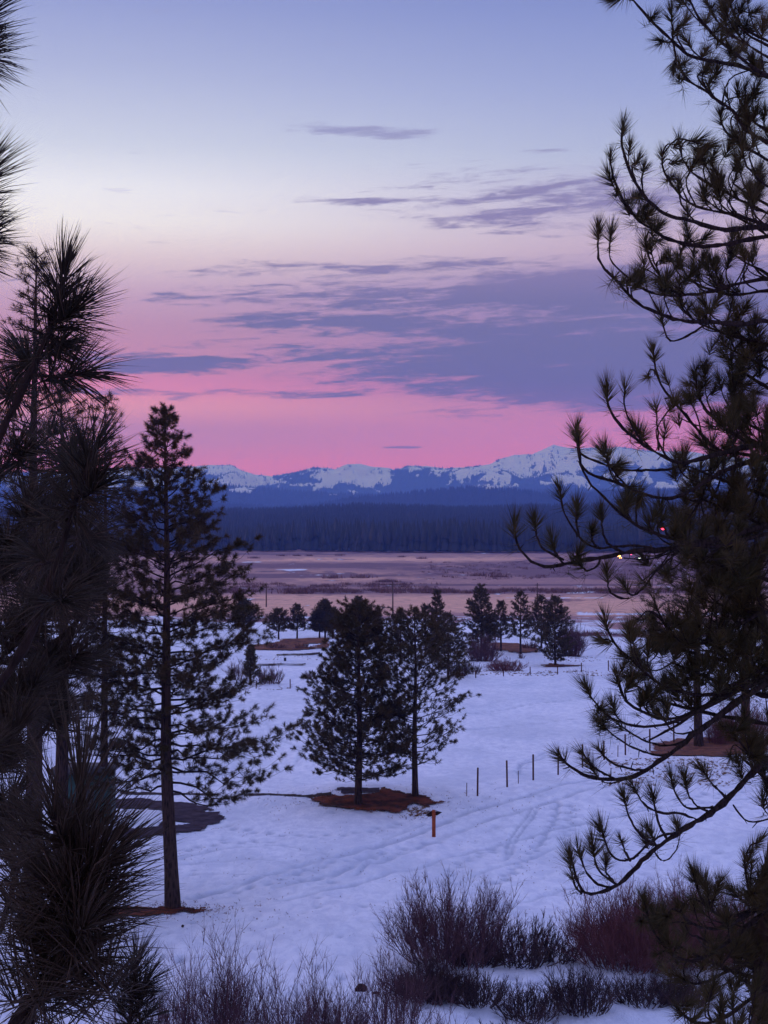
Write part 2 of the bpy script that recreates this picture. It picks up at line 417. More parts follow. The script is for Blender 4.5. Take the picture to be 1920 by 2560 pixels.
snowv = ss(strips + (n3 - 0.5) * 1.5 + (n2 - .5) * .5, 0.42, 0.62)
grass = grass * (1 - snowv)
bandr = blob(1650, 1562, 230, 12) * (px > 1300) + blob(1700, 1588, 300, 7) * (px > 1450)
grass = np.maximum(grass, ss(bandr + (n3 - .5) * .4, .5, .7) * (1 - snowv))
dark = (blob(1600, 1425, 620, 24, 1.6) + blob(760, 1414, 260, 8, 1.3) * .9 + blob(650, 1440, 200, 10) * .6 + blob(985, 1455, 45, 1.6, 2) * 1.6
        + blob(900, 1478, 1200, 7, 1.2) * .75 + blob(760, 1466, 260, 5) * .5 + blob(1650, 1390, 300, 10) * .5 + blob(1000, 1382, 900, 3.5) * .5 + blob(1700, 1589, 300, 7, 2) * .9 + blob(900,1552,1200,3)*.5 + blob(700,1440,330,5,1.3)*.7 + blob(1300,1462,500,3,1.5)*.6 + blob(1500,1500,300,3)*.45 + blob(700,1386,300,3)*.5)
dark = ss(dark + (n2 - .5) * 1.3 + (n3 - .5) * .8, 0.15, 0.65)
tan = ss(n2 * 0.7 + n3 * .5 + blob(950, 1398, 420, 6) * .5 + blob(820, 1440, 220, 12) * .4 + blob(1000, 1512, 1400, 24, 2) * .55 - .0, 0.52, 1.02)
track_shade = np.clip(trk * 13, 0, 1)  # mask for groove shade painted into the snow colour, with some packed-snow tone
g = MB()
ny_, nx_ = XX.shape
idx = np.arange(ny_ * nx_).reshape(ny_, nx_)
g.add(np.stack([XX, YY, ZZ], -1), Q=np.stack([idx[:-1, :-1], idx[:-1, 1:], idx[1:, 1:], idx[1:, :-1]], -1).reshape(-1, 4))
m, t, b = material('snow_and_grassland', 0.75, 0.25)
tc = t.new('ShaderNodeTexCoord'); O = tc.outputs['Object']
at_ = t.new('ShaderNodeAttribute', attribute_name='cover'); sr = t.new('ShaderNodeSeparateColor'); t.l.new(at_.outputs['Color'], sr.inputs[0])
gA, gD, gT = sr.outputs
mp = t.new('ShaderNodeMapping'); mp.inputs['Scale'].default_value = (1.0, 0.55, 1); mp.inputs['Rotation'].default_value = (0, 0, R(-38)); t.l.new(O, mp.inputs[0])
s1 = t.noise(mp.outputs[0], 2.0, 6.0, 0.65, 0.4); s2 = t.noise(mp.outputs[0], 9.0, 4.0, 0.6, 0.3)
snow = t.mix(t.sstep(s1, 0.35, 0.65), c(.68, .71, .82), c(.84, .86, .94))
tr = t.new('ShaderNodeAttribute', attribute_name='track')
snow = t.mix(t.m('MULTIPLY', tr.outputs['Fac'], 0.75), snow, c(.42, .45, .55))  # tracks darkened in base colour: ambient light alone barely shows their relief
s0 = t.noise(mp.outputs[0], 0.16, 4.0, 0.6, 0.6)
snow = t.mix(t.m('MULTIPLY', t.sstep(s0, 0.42, 0.66), 0.45), snow, c(.50, .55, .66))
speck = t.sstep(s2, 0.60, 0.72)
snow = t.mix(t.m('MULTIPLY', speck, 0.30), snow, c(.32, .32, .40))
gn = t.noise(O, 0.35, 8.0, 0.7); 
gt = t.mix(gT, c(.34, .18, .18), c(.78, .42, .29))
gr = t.mix(gD, gt, c(.15, .07, .105))
gr = t.mix(t.m('MULTIPLY', t.sstep(gn, 0.4, 0.62), 0.35), gr, c(.22, .12, .12))
t.l.new(t.mix(gA, snow, gr), b.inputs['Base Color'])
bp = t.new('ShaderNodeBump'); bp.inputs['Strength'].default_value = 1.0; bp.inputs['Distance'].default_value = 0.13
t.l.new(t.m('ADD', s1, t.m('MULTIPLY', s2, 0.35)), bp.inputs['Height']); t.l.new(bp.outputs[0], b.inputs['Normal'])
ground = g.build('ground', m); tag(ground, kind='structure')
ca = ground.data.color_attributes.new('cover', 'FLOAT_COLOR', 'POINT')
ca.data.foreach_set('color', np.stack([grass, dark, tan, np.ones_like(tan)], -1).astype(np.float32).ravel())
fa = ground.data.attributes.new('track', 'FLOAT', 'POINT'); fa.data.foreach_set('value', track_shade.astype(np.float32).ravel())

# ------------------------------------------------------------------ mountains and foothills
def relief(name, D0, D1, sky_pts, amp, wl, rows, back, snowline=None, zbase=0.0, pw=1.2, detail=3.0):
    sp_ = np.array(sky_pts, float)
    u = np.concatenate([np.linspace(-0.85, -0.31, 90), np.linspace(-0.305, 0.305, 700), np.linspace(0.31, 0.85, 90)])
    pxs = CX + F * u
    yy = np.interp(pxs, sp_[:, 0], sp_[:, 1])
    off = np.maximum(0, np.maximum(sp_[0, 0] - pxs, pxs - sp_[-1, 0]))
    yy = yy + (fbm(pxs / 260, pxs * 0 + D0 / 1000, 4) - .5) * np.minimum(off, 600) / 600 * 90
    yy = yy + (fbm(pxs / 22.0, pxs * 0 + D1, 4, .6) - .5) * detail
    hz = (HY - yy) / F * D1 + CAMZ
    tt = np.concatenate([np.linspace(0, 1, rows), 1 + np.linspace(0.02, back, 14)])
    Tg, Ug = np.meshgrid(tt, u, indexing='ij')
    Dg = D0 + (D1 - D0) * Tg; Xg = Ug * Dg
    H = np.broadcast_to(hz, Tg.shape)
    prof = np.where(Tg <= 1, np.clip(Tg, 0, 1) ** pw, np.maximum(0, 1 - (Tg - 1) / back * 1.0))
    rid = 1 - np.abs(2 * fbm(Xg / wl, Dg / wl * 0.8 + 7, 6, .55) - 1) * 1.5
    nz_ = (rid - .55) * amp + (fbm(Xg / (wl * .22), Dg / (wl * .22), 4) - .5) * amp * .35
    fade = np.sin(np.clip(Tg, 0, 1) * math.pi) ** 0.7
    Zg = zbase + (H - zbase) * prof + nz_ * fade
    lim = CAMZ + (H - CAMZ) * Dg / D1 * 0.985          # keep nearer spurs below the crest line
    Zg = np.where(Tg < 1, np.minimum(Zg, lim), Zg)
    Zg = np.where(Tg <= 0.0, -20, Zg)
    return Xg, Dg, Zg, Tg, rid

def mesh_grid(name, Xg, Dg, Zg, mat):
    g = MB(); r_, c_ = Xg.shape; ix = np.arange(r_ * c_).reshape(r_, c_)
    g.add(np.stack([Xg, Dg, Zg], -1), Q=np.stack([ix[:-1, :-1], ix[:-1, 1:], ix[1:, 1:], ix[1:, :-1]], -1).reshape(-1, 4))
    o = g.build(name, mat); tag(o, kind='structure'); return o

def cones(mb, P, h, rad, g=rng, tiers=1):
    n = len(P); h = np.asarray(h); rad = np.asarray(rad)
    for k in range(tiers):
        a0 = g.random(n) * 6.28
        z0 = h * (0.08 + 0.30 * k); z1 = h * (1.0 if k == tiers - 1 else 0.62 + .3 * k * .8); rr_ = rad * (1 - 0.32 * k)
        V = [P + np.stack([np.zeros(n), np.zeros(n), z1], 1)]
        for j in range(4):
            V.append(P + np.stack([np.cos(a0 + j * 1.571) * rr_, np.sin(a0 + j * 1.571) * rr_, z0 * (0.8 + .4 * g.random(n))], 1))
        V = np.stack(V, 1).reshape(-1, 3); b = np.arange(n)[:, None] * 5
        mb.add(V, T=np.concatenate([b + [0, 1, 2], b + [0, 2, 3], b + [0, 3, 4], b + [0, 4, 1]]))

sky_far = [(200,1182),(300,1172),(420,1170),(533,1162),(581,1163),(603,1175),(636,1186),(679,1191),(739,1180),(782,1168),(820,1170),(836,1174),(869,1160),(901,1160),(934,1167),(972,1170),(988,1174),
           (1021,1164),(1064,1165),(1108,1170),(1151,1169),(1222,1161),(1249,1148),(1287,1136),(1330,1136),(1352,1126),(1384,1111),(1408,1117),(1445,1122),(1478,1118),(1521,1121),(1547,1116),(1590,1123),(1634,1128),(1720,1128),(1800,1140),(1920,1150)]
Xg, Dg, Zg, Tg, rid = relief('mountains', 10500, 15500, sky_far, 330, 1500, 150, 0.25, pw=1.05, detail=3.5)
yp = HY - (Zg - CAMZ) / Dg * F; xp = CX + F * Xg / Dg
nA = fbm(Xg / 420, Dg / 420 + 4, 5, .6); nB = fbm(Xg / 1300 + 2, Dg / 900, 3)
nC = fbm(Xg / 70, Dg / 260 + 4, 4, .6)
slx = np.gradient(Zg, axis=1) / np.maximum(np.gradient(Xg, axis=1), 1)
forest = ss(np.clip(slx * 1.8, -1, 1) * .6 + (yp - 1192) / 34 + (nA - .5) * 4.6 + (nB - .5) * 1.8 + (nC - .5) * 3.0, -0.10, 0.45)
# open snowfields: treeless bowls
for cx, cy, rx, ry in [(620,1205,110,9), (905,1195,75,20), (800,1190,30,8), (780,1212,60,5), (870,1168,30,8), (1290,1147,45,9), (1390,1165,30,25), (1540,1150,60,18), (1420,1200,50,14), (1240,1215,60,5)]:
    forest = forest * (1 - ss(np.exp(-((xp - cx) / rx) ** 2 - ((yp - cy) / ry) ** 2) + (nC - .5) * .5, .3, .6))
mm_, t, b = material('mountain_snow_and_forest', 0.9, 0.1)
fa_ = t.new('ShaderNodeAttribute', attribute_name='forest')
tc = t.new('ShaderNodeTexCoord'); mp = t.new('ShaderNodeMapping'); mp.inputs['Scale'].default_value = (1, .4, .5); t.l.new(tc.outputs['Object'], mp.inputs[0])
n = t.noise(mp.outputs[0], 0.018, 5.0, 0.7)
f = t.sstep(t.m('ADD', fa_.outputs['Fac'], t.m('MULTIPLY', t.m('SUBTRACT', n, 0.5), 2.0)), 0.38, 0.58)
t.l.new(t.mix(f, c(.66,.67,.72), c(.035,.04,.05)), b.inputs['Base Color'])
mo = mesh_grid('mountains', Xg, Dg, Zg, mm_)
fa = mo.data.attributes.new('forest', 'FLOAT', 'POINT'); fa.data.foreach_set('value', forest.astype(np.float32).ravel())

def scatter(mb, Xg, Zg, Dg, prob, n, h, rad, tiers=1, tmax=None):
    r_, c_ = Xg.shape
    i = rng.integers(0, r_ - 1, n); j = rng.integers(0, c_ - 1, n)
    keep = rng.random(n) < prob[i, j]; i = i[keep]; j = j[keep]
    fi = rng.random(len(i)); fj = rng.random(len(i))
    def lerp(A): return (A[i, j] * (1 - fi) + A[i + 1, j] * fi) * (1 - fj) + (A[i, j + 1] * (1 - fi) + A[i + 1, j + 1] * fi) * fj
    P = np.stack([lerp(Xg), lerp(Dg), lerp(Zg)], 1)
    hh = h * (0.6 + 0.7 * rng.random(len(P))); cones(mb, P, hh, rad * hh, tiers=tiers)
fm = MB()
scatter(fm, Xg, Zg, Dg, np.clip(forest * 0.9 + .02 + .5 * ss(nC, .5, .62) * ss(nA, .42, .6), 0, 1) * (Tg <= 1.001), 110000, 24, .22)

hillmat = plain_mat('forest_floor', c(.030,.034,.040), c(.055,.055,.065), 0.01)
def hillsheet(D0, D1, pts, amp, wl, rows, n, h, snowp=0.03, detail=3.0, pw=1.0, patches=()):
    Xh, Dh, Zh, Th, rd = relief('hill', D0, D1, pts, amp, wl, rows, 0.35, pw=pw, detail=detail)
    xq = CX + F * Xh / Dh; yq = HY - (Zh - CAMZ) / Dh * F
    nn_ = fbm(Xh / 160, Dh / 160 + 3, 4, .6)
    cl = np.zeros_like(Xh)
    for cx, cy, rx, ry in patches: cl = np.maximum(cl, np.exp(-((xq - cx) / rx) ** 2 - ((yq - cy) / ry) ** 2))
    cl = ss(cl + (nn_ - .5) * 1.6, .55, .8)
    o = mesh_grid('foothills', Xh, Dh, Zh, mm_)
    fo = 1 - cl
    a = o.data.attributes.new('forest', 'FLOAT', 'POINT'); a.data.foreach_set('value', (fo * 1.6).astype(np.float32).ravel())
    scatter(fm, Xh, Zh, Dh, np.clip(fo, 0, 1) ** 4 * (Th <= 1.001), n, h, .2)
hillsheet(8000, 10300, [(200,1222),(480,1226),(560,1214),(620,1222),(700,1226),(760,1232),(850,1236),(950,1240),(1080,1243),(1250,1236),(1330,1230),(1400,1226),(1500,1230),(1700,1226),(1920,1220)], 60, 1300, 60, 60000, 26,
          patches=[(600,1226,40,8), (830,1238,26,6), (700,1226,20,3), (1000,1240,60,3), (1380,1240,40,4)])
hillsheet(5600, 7200, [(200,1262),(500,1262),(600,1270),(700,1275),(800,1266),(900,1248),(1000,1240),(1060,1234),(1124,1226),(1180,1224),(1260,1228),(1330,1236),(1420,1246),(1500,1236),(1600,1230),(1800,1236),(1920,1240)], 45, 1100, 60, 60000, 24,
          patches=[(1170,1290,60,8), (1240,1275,18,8), (1490,1250,40,3), (1500,1285,10,3)])
hillsheet(1950, 3600, [(200,1298),(600,1296),(700,1296),(800,1290),(900,1284),(1000,1286),(1150,1292),(1300,1288),(1500,1284),(1700,1280),(1920,1284)], 12, 700, 40, 60000, 24, detail=4.0)
tag(fm.build('mountain_forest', M['conifer_far'], smooth=False), 'dark conifer forest mantling the snowy mountains and blue foothills', 'forest', kind='stuff')
# forest standing at the far edge of the valley
fe = MB()
n = 30000
yd = 1400 + 1350 * rng.random(n) ** 1.5; xd = (rng.random(n) - .5) * 2 * 0.62 * yd
edge = 1480 - 130 * ss(CX + F * xd / yd, 700, 1500) + 120 * (fbm(xd / 90, xd * 0, 3) - .5)
ok = yd > edge
ok &= ~((np.abs(CX + F * xd / yd - 748) < 12) & (yd < 1640)); ok &= ~((np.abs(CX + F * xd / yd - 714) < 5) & (yd < 1560)); ok &= ~((np.abs(CX + F * xd / yd - 625) < 16) & (yd < 1560))
P = np.stack([xd, yd, yd * 0], 1)[ok]
hh = (11 + 17 * rng.random(len(P)) ** 1.3) * (0.65 + .8 * fbm(P[:, 0] / 90, P[:, 1] / 300, 3))
cones(fe, P, hh, hh * .16 + .6, tiers=2)
tag(fe.build('valley_forest', M['conifer_far'], smooth=False), 'dense dark blue conifer belt along the far edge of the valley', 'forest', kind='stuff')

# ------------------------------------------------------------------ haze
hz = MB(); hz.box((0, 7400, 550), (37000, 19200, 1160))
hm = bpy.data.materials.new('haze'); hm.use_nodes = True; t = NT(hm.node_tree); t.n.clear()
pv = t.new('ShaderNodeVolumePrincipled'); pv.inputs['Density'].default_value = 0.000112; pv.inputs['Color'].default_value = (.15, .31, 1.0, 1)
pv.inputs['Absorption Color'].default_value = (0.75, 0.8, 1, 1); pv.inputs['Anisotropy'].default_value = 0.0
oo = t.new('ShaderNodeOutputMaterial'); t.l.new(pv.outputs[0], oo.inputs['Volume'])
tag(hz.build('haze', hm, smooth=False), 'thin blue evening air between the camera and the mountains', 'haze', kind='stuff')

# ------------------------------------------------------------------ flat patches on the ground
from itertools import product
def inside(pts, X_, Y_):
    r = np.zeros(X_.shape, bool); n = len(pts)
    for i in range(n):
        x1, y1 = pts[i][:2]; x2, y2 = pts[(i + 1) % n][:2]
        cnd = ((y1 > Y_) != (y2 > Y_)); r ^= cnd & (X_ < (x2 - x1) * (Y_ - y1) / (y2 - y1 + 1e-12) + x1)
    return r
def patch(name, pts, mat, cell=0.12, lift=0.05, rag=0.5, bumpy=0.05, holes=()):
    w_ = [hit(a, b) for a, b in pts]; W_ = np.array(w_)
    lo = W_.min(0)[:2] - .3; hi = W_.max(0)[:2] + .3
    xs = np.arange(lo[0], hi[0], cell); yv = np.arange(lo[1], hi[1], cell)
    Xp, Yp = np.meshgrid(xs, yv)
    jx = (fbm(Xp / .7, Yp / .7, 3) - .5) * 2 * rag; jy = (fbm(Xp / .7 + 50, Yp / .7, 3) - .5) * 2 * rag
    jx = jx + (fbm(Xp / .16, Yp / .16, 2) - .5) * rag * .9; jy = jy + (fbm(Xp / .16 + 9, Yp / .16, 2) - .5) * rag * 1.2
    ins = inside(w_, Xp + jx, Yp + jy)
    for h_ in holes: ins &= ~inside([hit(a, b) for a, b in h_], Xp + jx, Yp + jy)
    # ground sheet height incl. drifts and tracks
    i = np.clip(np.searchsorted(ys, Yp), 1, len(ys) - 1); fy = (Yp - ys[i - 1]) / (ys[i] - ys[i - 1])
    u_ = Xp / (Yp + 75); j = np.clip(np.searchsorted(us, u_), 1, len(us) - 1); fx = (u_ - us[j - 1]) / (us[j] - us[j - 1])
    Zp = (ZZ[i-1, j-1] * (1-fy) + ZZ[i, j-1] * fy) * (1 - fx) + (ZZ[i-1, j] * (1-fy) + ZZ[i, j] * fy) * fx
    Zp = Zp + lift + bumpy * fbm(Xp / .25, Yp / .25, 3)
    ix = np.arange(Xp.size).reshape(Xp.shape)
    q = np.stack([ix[:-1, :-1], ix[:-1, 1:], ix[1:, 1:], ix[1:, :-1]], -1)
    k = ins[:-1, :-1] & ins[:-1, 1:] & ins[1:, 1:] & ins[1:, :-1]
    q = q[k]
    used, inv = np.unique(q, return_inverse=True)
    mb = MB(); mb.add(np.stack([Xp, Yp, Zp], -1).reshape(-1, 3)[used], Q=inv.reshape(-1, 4))
    return mb.build(name, mat)
def litter(pts, label, mat='litter', **k):
    o = patch('needle_litter', pts, M[mat], **k); tag(o, label, 'pine needle litter', 'fallen needle patches under the trees', kind='stuff'); return o
litter([(60,2290),(260,2264),(320,2261),(417,2263),(470,2263),(520,2265),(556,2268),(520,2272),(456,2276),(381,2285),(320,2296),(245,2303),(60,2320)], 'red brown bare ground and needles round the foot of the tall pine', cell=.07, lift=.035, bumpy=.03)
litter([(772,2003),(792,1988),(845,1990),(951,1980),(963,1972),(999,1981),(1047,1990),(1086,2000),(1144,2012),(1066,2017),(1020,2013),(1004,2027),(960,2030),(893,2022),(820,2018),(790,2008)], 'dark red needle mound under the pair of pines in the snowfield', cell=.08, lift=.04, bumpy=.07)
litter([(618,1616),(690,1606),(740,1601),(815,1595),(830,1620),(760,1626),(700,1627),(618,1625)], 'long reddish bank behind the snow at the left', 'litter_brown', cell=.3, lift=.04, bumpy=.14, rag=.9, holes=[[(765,1612),(790,1610),(790,1616),(768,1618)]])
litter([(1218,1607),(1300,1609),(1352,1622),(1352,1630),(1300,1636),(1225,1624)], 'orange brown needles below the far trees in the middle distance', 'litter_brown', cell=.25, lift=.05, bumpy=.1, rag=.9)
litter([(1352,1663),(1370,1658),(1420,1663),(1470,1664),(1400,1668),(1355,1668)], 'thin brown needles at the foot of the dense rounded tree', 'litter_brown', cell=.2)
litter([(1620,1882),(1640,1856),(1700,1848),(1840,1845),(1920,1850),(1920,1880),(1850,1888),(1800,1892),(1680,1890)], 'brown needle bed around the trunk seen through the right boughs', 'litter_brown', cell=.12, lift=.05)
litter([(1130,1688),(1150,1682),(1172,1688),(1150,1693)], 'small brown needle patch under the shaggy dark pine', 'litter_brown', cell=.2)
o = patch('bare_soil', [(1060,2033),(1083,2027),(1102,2028),(1090,2034),(1072,2038)], M['soil'], cell=.08, rag=.25); tag(o, kind='structure')
o = patch('path', [(250,1992),(330,1993),(415,1998),(455,2003),(500,2011),(548,2022),(568,2040),(560,2052),(520,2068),(480,2080),(430,2090),(340,2100),(250,2105),(250,2072),(330,2070),(395,2060),(420,2040),(400,2022),(330,2015),(250,2013)], M['wet'], cell=.13, lift=.06, rag=.4, bumpy=.0,
          holes=[[(512,2024),(545,2022),(545,2027),(515,2028)], [(445,2052),(470,2050),(465,2058),(430,2062)]]); tag(o, kind='structure')
o = patch('path', [(300,1978),(535,1980),(560,1982),(560,1985),(300,1984)], M['soil'], cell=.1, rag=.12, bumpy=0); tag(o, kind='structure')
o = patch('path', [(622,1981),(780,1982),(830,1980),(835,1988),(780,1989),(622,1986)], M['soil'], cell=.1, rag=.15, bumpy=0); tag(o, kind='structure')
o = patch('path', [(835,1970),(955,1971),(955,1980),(850,1984)], M['wet'], cell=.12, rag=.2, bumpy=0); tag(o, kind='structure')
o = patch('path', [(690,1637),(800,1632),(800,1636),(690,1640)], M['soil'], cell=.22, rag=.3, bumpy=0, lift=.12); tag(o, kind='structure')
o = patch('path', [(640,1662),(770,1660),(770,1662.5),(640,1664.5)], M['soil'], cell=.2, rag=.3, bumpy=0, lift=.12); tag(o, kind='structure')

# dry grass showing through the snow
dg = MB(); P = []
for x0, x1, y0, y1, n in [(1130,1560,1676,1690,500), (1520,1830,1895,1965,900), (1050,1140,1690,1700,30), (1350,1560,1640,1655,120), (600,740,1705,1725,60), (1020,1075,2015,2040,90), (620,800,1640,1650,60), (960,1140,1698,1704,60)]:
    for _ in range(n):
        a, b_ = random.uniform(x0, x1), random.uniform(y0, y1)
        if fbm(np.array(a / 18.), np.array(b_ / 3.), 2) > .48: P.append(hit(a, b_))
P = np.array(P); needles(dg, P + [0, 0, .03], np.tile([[0, 0, 1.]], (len(P), 1)), .17 + 0 * P[:, 0], 10, .02, stem=.0, spread=(.5, 1.45), droop=.3)
tag(dg.build('dry_grass', M['drygrass']), 'brown dead grass poking through the snow along the fences', 'dry grass', kind='stuff')
db = MB(); P = []
for _ in range(1500):
    a, b_ = random.uniform(380, 1700), 1960 + 380 * random.random() ** .8
    if fbm(np.array(a / 60. + 8), np.array(b_ / 22.), 3) > .52: P.append(hit(a, b_))
nO = len(P)
for cx_, cy_, sx_, sy_, n_ in [(435,2270,90,10,260), (930,2003,150,16,420), (1040,2038,35,7,60), (1745,1870,130,16,200)]:
    for _ in range(n_): P.append(hit(cx_ + random.gauss(0, sx_), cy_ + random.gauss(0, sy_)))
P = np.array(P); needles(db, P + [0, 0, .06], rng.normal(size=P.shape) * [1, 1, .25], (.05 + .05 * rng.random(len(P))) * np.where(np.arange(len(P)) < nO, .7, 1.4), 4, .009, stem=.6, spread=(.2, 2.2), droop=.1)
tag(db.build('pine_debris', M['litter']), 'fallen needles and bark crumbs scattered on the snow', 'debris', kind='stuff')
# brush in the valley
vb = MB(); P = []
for x0, x1, y0, y1, n, s_ in [(560,1900,1474,1484,1500,.55), (560,1100,1460,1470,400,.5), (940,1030,1453,1456,120,.5), (1050,1900,1405,1450,900,.5), (560,1500,1372,1378,150,.9), (1420,1920,1583,1592,300,.35), (560,1300,1548,1554,250,.3)]:
    for _ in range(n):
        a, b_ = random.uniform(x0, x1), random.uniform(y0, y1)
        if fbm(np.array(a / 40. + 3), np.array(b_ / 5.), 2) > .47:
            p = hit(a, b_); P.append((*p, s_ * random.uniform(.5, 1.4)))
for a, b_ in [(635,1396),(703,1390),(742,1390),(773,1390),(850,1389),(1004,1393),(1051,1397),(829,1446),(906,1445),(1240,1443),(1200,1440),(725,1483),(755,1484),(760,1376),(770,1377)]:
    p = hit(a, b_)
    for _ in range(7): P.append((p[0] + random.gauss(0, .9), p[1] + random.gauss(0, 1.5), p[2], 1.1))
P = np.array(P); k = 14
S = np.repeat(P[:, 3], k); B = np.repeat(P[:, :3], k, 0) + rng.normal(size=(len(P) * k, 3)) * np.stack([S * 1.4, S, S * 0], 1)
D = unit(rng.normal(size=B.shape) * [1, 1, .3] + [0, 0, 1.6]); 
sdv = unit(rng.normal(size=B.shape)) * (S * .16)[:, None]
V = np.stack([B - sdv, B + sdv, B + D * (S * 1.7)[:, None]], 1).reshape(-1, 3)
vb.add(V, T=np.arange(len(V)).reshape(-1, 3))
tag(vb.build('brush', M['brush'], smooth=False), 'low dark brush strung in bands across the brown valley floor', 'brush', kind='stuff')

# ------------------------------------------------------------------ mid distance pines
def pine(base, height, hw, cb=0.2, trunk_r=0.2, nb=70, prof=None, k=14, L=.2, wd=.008, tw=4.0, label='', group=None, mat='needle_mid', lean=(0, 0), seed=0,
         up=0.35, extra=(), tuftp=2, name='pine_tree', cat='pine tree', barkmat='bark', droop0=0.0, irregular=0.35):
    """hw crown half width (m); cb height fraction of the lowest branches"""
    g = np.random.default_rng(seed + 100); base = np.array(base, float)
    root = empty(name, tuple(base)); tag(root, label, cat, group)
    if prof is None: prof = lambda t: (1 - t) ** .75 * (0.55 + .45 * min(1, t / .25))
    tz = np.linspace(0, 1, 14)
    wob = np.stack([np.interp(tz, [0, .3, .7, 1], g.normal(size=4) * [0, 1, 1, 1] * height * .004), np.interp(tz, [0, .5, 1], g.normal(size=3) * [0, 1, 1] * height * .004)], 1)
    C_ = base + np.stack([lean[0] * tz + wob[:, 0], lean[1] * tz + wob[:, 1], tz * height * .985], 1)
    C_[0, 2] -= .25
    rad = trunk_r * (1 - tz) ** .85 * np.where(tz < .04, 1.18, 1.0) + .012
    tm = MB(); tm.tubes(C_, rad, 10); tm.build('trunk', M[barkmat], root)
    def tp(t): return np.array([np.interp(t, tz, C_[:, i]) for i in range(3)])
    BP, BR, TP, TA, WP, WR = [], [], [], [], [], []
    specs = []
    for i in range(nb):
        t = cb + (1 - cb) * ((i + g.random()) / nb) ** .92
        a = i * 2.39996 + g.normal() * .35
        tt = (t - cb) / (1 - cb)
        r = hw * prof(tt) * (1 - irregular + 2 * irregular * g.random() * .75)
        specs.append((t, a, r, None))
    for e in extra: specs.append(e)
    for t, a, r, rise in specs:
        tt = (t - cb) / (1 - cb)
        p0 = tp(t); d = np.array([math.cos(a), math.sin(a), 0])
        if rise is None: rise = (-0.12 - droop0 + 0.75 * tt + up * .2) * r + g.normal() * .08 * r
        s5 = np.linspace(0, 1, 6)
        curve = np.stack([p0 + d * r * s + np.array([0, 0, rise * s + up * .45 * r * (s * s - .25 * s)]) for s in s5])
        curve[1:] += g.normal(size=(5, 3)) * r * .035
        BP.append(curve); BR.append(np.interp(s5, [0, 1], [max(.012, trunk_r * .22 * (1 - t * .6)), .008]))
        nt = max(2, int(tw * r)); 
        for q in range(nt):
            s = 0.22 + .78 * (q + g.random()) / nt
            pb = np.array([np.interp(s, s5, curve[:, i]) for i in range(3)])
            sd = np.cross(d, [0, 0, 1]) * (1 if q % 2 else -1)
            wl = r * (.20 + .22 * (1 - abs(s - .55))) * (.6 + .7 * g.random()) + .15
            dv = unit(d * (.75 + .3 * g.random()) + sd * (.9 * g.random() + .15) + np.array([0, 0, .25 * g.normal() + up * .55]))
            pm = pb + dv * wl * .55; pe = pm + unit(dv + np.array([0, 0, .45])) * wl * .5
            WP.append([pb, pm, pe]); WR.append([.009, .007, .005])
            TP.append(pe); TA.append(pe - pm)
            for z in range(tuftp):
                f_ = g.random(); po = (pm + pe) * .5 + (pe - pm) * .5 * f_ if g.random() < .7 else pb * (1 - f_) + pm * f_
                dd = unit(dv + g.normal(size=3) * .55 + [0, 0, .35])
                l2 = L * (.45 + .95 * g.random()); TP.append(po + dd * l2); TA.append(dd); WP.append([po, po + dd * l2 * .5, po + dd * l2]); WR.append([.006, .005, .004])
        TP.append(curve[-1]); TA.append(curve[-1] - curve[-2])
    TP.append(tp(1.0) + [0, 0, .1]); TA.append(np.array([0, 0, 1.]))
    for _ in range(5):
        q = tp(1 - .03 * g.random()); TP.append(q); TA.append(np.array([g.normal() * .5, g.normal() * .5, 1]))
    bm_ = MB(); bm_.tubes(np.array(BP), np.array(BR), 4); sc = max(1.0, wd / .008)
    bm_.tubes(np.array(WP), np.array(WR) * min(2.2, sc ** .7), 3); bm_.build('branches', M['bark_twig'], root)
    nm = MB(); TP = np.array(TP); TA = np.array(TA)
    needles(nm, TP, TA, L * (.8 + .4 * g.random(len(TP))), k, wd, stem=.7, spread=(.1, 1.75), g=g)
    nm.build('foliage', M[mat], root)
    return root

# the tall pine on the left
b0 = hit(435, 2265)
d0 = b0[1]; h0 = (2265 - 1003) / F * d0
mprof = lambda t: np.interp(t, [0, .06, .2, .35, .5, .65, .8, .92, 1], [.55, .95, 1.0, .84, .74, .60, .36, .19, .04])
ex = [(.30, 0.15, 3.9, .3), (.285, -.25, 3.6, -.7), (.25, .1, 2.7, -.9), (.235, -.35, 2.1, -.8), (.345, .2, 3.0, .2), (.40, -.1, 2.9, .5), (.30, 3.0, 3.0, -.1), (.27, 3.4, 2.6, -.5), (.245, 2.9, 2.0, -.5), (.48, .1, 2.7, .9), (.56, -.2, 2.4, .6)]
pine(b0, h0, 2.95, cb=.27, trunk_r=.27, nb=125, prof=mprof, k=48, L=.20, wd=.0078, tw=6.0, tuftp=3, label='tall dark pine with a long bare trunk standing alone left of centre', lean=(-.45, 0), seed=1, extra=ex, up=.25, irregular=.42)
# pair of pines in the snowfield
b1 = hit(895, 2007); h1 = (2007 - 1512) / F * b1[1]
pprof = lambda t: np.interp(t, [0, .08, .25, .45, .7, .9, 1], [.80, .98, 1.0, .84, .52, .36, .12])
pine(b1, h1, 2.6, cb=.115, trunk_r=.2, nb=130, prof=pprof, k=36, L=.18, wd=.0100, tw=6.4, tuftp=3, label='left and fuller of the two round pines on the red needle mound', seed=2, up=.5, irregular=.22)
b2 = hit(1038, 1992); h2 = (1992 - 1525) / F * b2[1]
p2 = lambda t: np.interp(t, [0, .1, .3, .5, .75, .9, 1], [.55, .92, 1.0, .9, .66, .34, .1])
pine(b2, h2, 2.45, cb=.17, trunk_r=.17, nb=80, prof=p2, k=32, L=.18, wd=.0100, tw=5.2, tuftp=2, label='right and thinner of the two pines on the red needle mound', seed=3, up=.75, irregular=.3)

